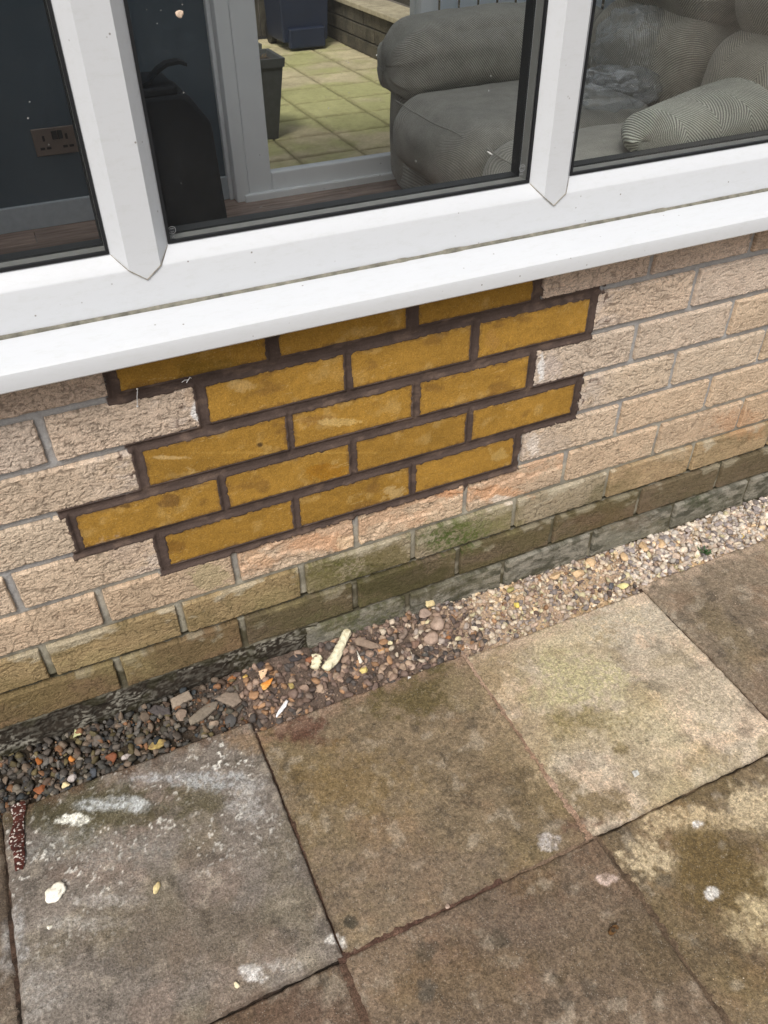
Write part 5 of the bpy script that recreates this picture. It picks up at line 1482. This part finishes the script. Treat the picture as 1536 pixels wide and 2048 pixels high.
# navy wheelie bin
bn_ = thing('wheelie_bin', 'dark navy blue bin standing at the end of the far patio', 'bin', (1.90, 6.55, ZF))
M_BIN = plain('navy_plastic', (.012, .019, .042), .5, var=.15, scale=12)
def taper(name, x0, x1, y0, y1, z0, z1, k, mat, par):
    V = []
    for z, e in ((z0, k), (z1, 0)):
        V += [(x0 + e, y0 + e, z), (x1 - e, y0 + e, z), (x1 - e, y1 - e, z), (x0 + e, y1 - e, z)]
    F = [(3, 2, 1, 0), (4, 5, 6, 7)] + [(j, (j + 1) % 4, 4 + (j + 1) % 4, 4 + j) for j in range(4)]
    o = poly(name, V, F, mat); b = o.modifiers.new('bevel', 'BEVEL'); b.width = .012; b.segments = 2
    return keep_world(o, par)
taper('bin_body', 1.66, 2.14, 6.36, 6.86, ZF + .06, ZF + .98, .04, M_BIN, bn_)
taper('bin_foot', 1.74, 2.06, 6.345, 6.41, ZF + .02, ZF + .17, .0, M_BIN, bn_)
taper('bin_lid', 1.64, 2.16, 6.32, 6.90, ZF + .99, ZF + 1.04, .0, M_BIN, bn_)
for xx in (1.70, 2.06):
    o = extrude('wheel', [(6.80 + .09 * math.cos(a), ZF + .09 + .09 * math.sin(a)) for a in np.linspace(0, 6.28, 17)[:-1]], 'x', xx, xx + .05, M_BLK); keep_world(o, bn_)

# low retaining wall of blocks with pale coping, planting and fence behind
M_BLOCK = plain('damp_block', (.085, .072, .050), .95, var=.5, scale=9, bump=1, bscale=60, bdist=.01)
M_COPE = plain('pale_coping', (.42, .36, .25), .9, var=.25, scale=14, bump=.6, bscale=100, bdist=.003)
lw = thing('retaining_wall', 'low damp block wall with pale coping slabs along the right of the far patio', 'low wall', (2.3, 4.5, ZF))
xw = 2.26
for r in range(3):
    y = 2.5 - (.22 if r % 2 else 0)
    while y < 7.2:
        keep_world(box('block', xw + RNG.uniform(0, .012), xw + .20, y, y + .432, ZF + .105 * r + .004, ZF + .105 * r + .100, M_BLOCK, None, .006), lw)
        y += .44
y = 2.5
while y < 7.2:
    keep_world(box('coping_slab', xw - .03, xw + .27, y, y + .446, ZF + .318, ZF + .356, M_COPE, None, .006), lw); y += .452
fn = thing('fence', 'dark weathered timber fence beyond the low wall', 'fence', (2.6, 4.5, ZF))
M_TIM = plain('dark_timber', (.055, .048, .036), .9, var=.5, scale=8, bump=.6, bscale=40, bdist=.006)
for k in range(16):
    z = ZF + .36 + k * .105
    keep_world(box('fence_board', 2.55 + .012 * (k % 2), 2.58 + .012 * (k % 2), 2.45, 8.0, z, z + .098, M_TIM, None, .004), fn)
f2 = thing('fence', 'dark timber fence closing the far end of the patio behind the navy bin', 'fence', (.5, 7.1, ZF))
for k in range(40):
    x = -3.2 + k * .145
    keep_world(box('fence_board', x, x + .138, 7.10 + .01 * (k % 2), 7.13 + .01 * (k % 2), ZF, ZF + 1.8, M_TIM, None, .004), f2)

GLX = [(-0.5108, 1.0210), (-0.0926, 0.8194)]
# ---- bits stuck to the outside of the glass
lump('fleck', 'beige crumb stuck high on the middle pane of glass', 'fleck', GLX[0][0], .0352, GLX[0][1], .0055, .0012, .0040, (214, 190, 168), 0, 90, cuts=3, bumpy=.8)
lump('fleck', 'short white lint streak on the middle pane in front of the sofa seat', 'fleck', GLX[1][0], .0355, GLX[1][1], .0060, .0006, .0011, (226, 226, 222), 0, 91, cuts=2).rotation_euler = (0, .55, 0)

# ---- count and tidy
for o in bpy.data.objects:
    if o.type == 'MESH' and o.parent is None and not o.get('kind') and not o.get('label'):
        print('UNTAGGED', o.name)
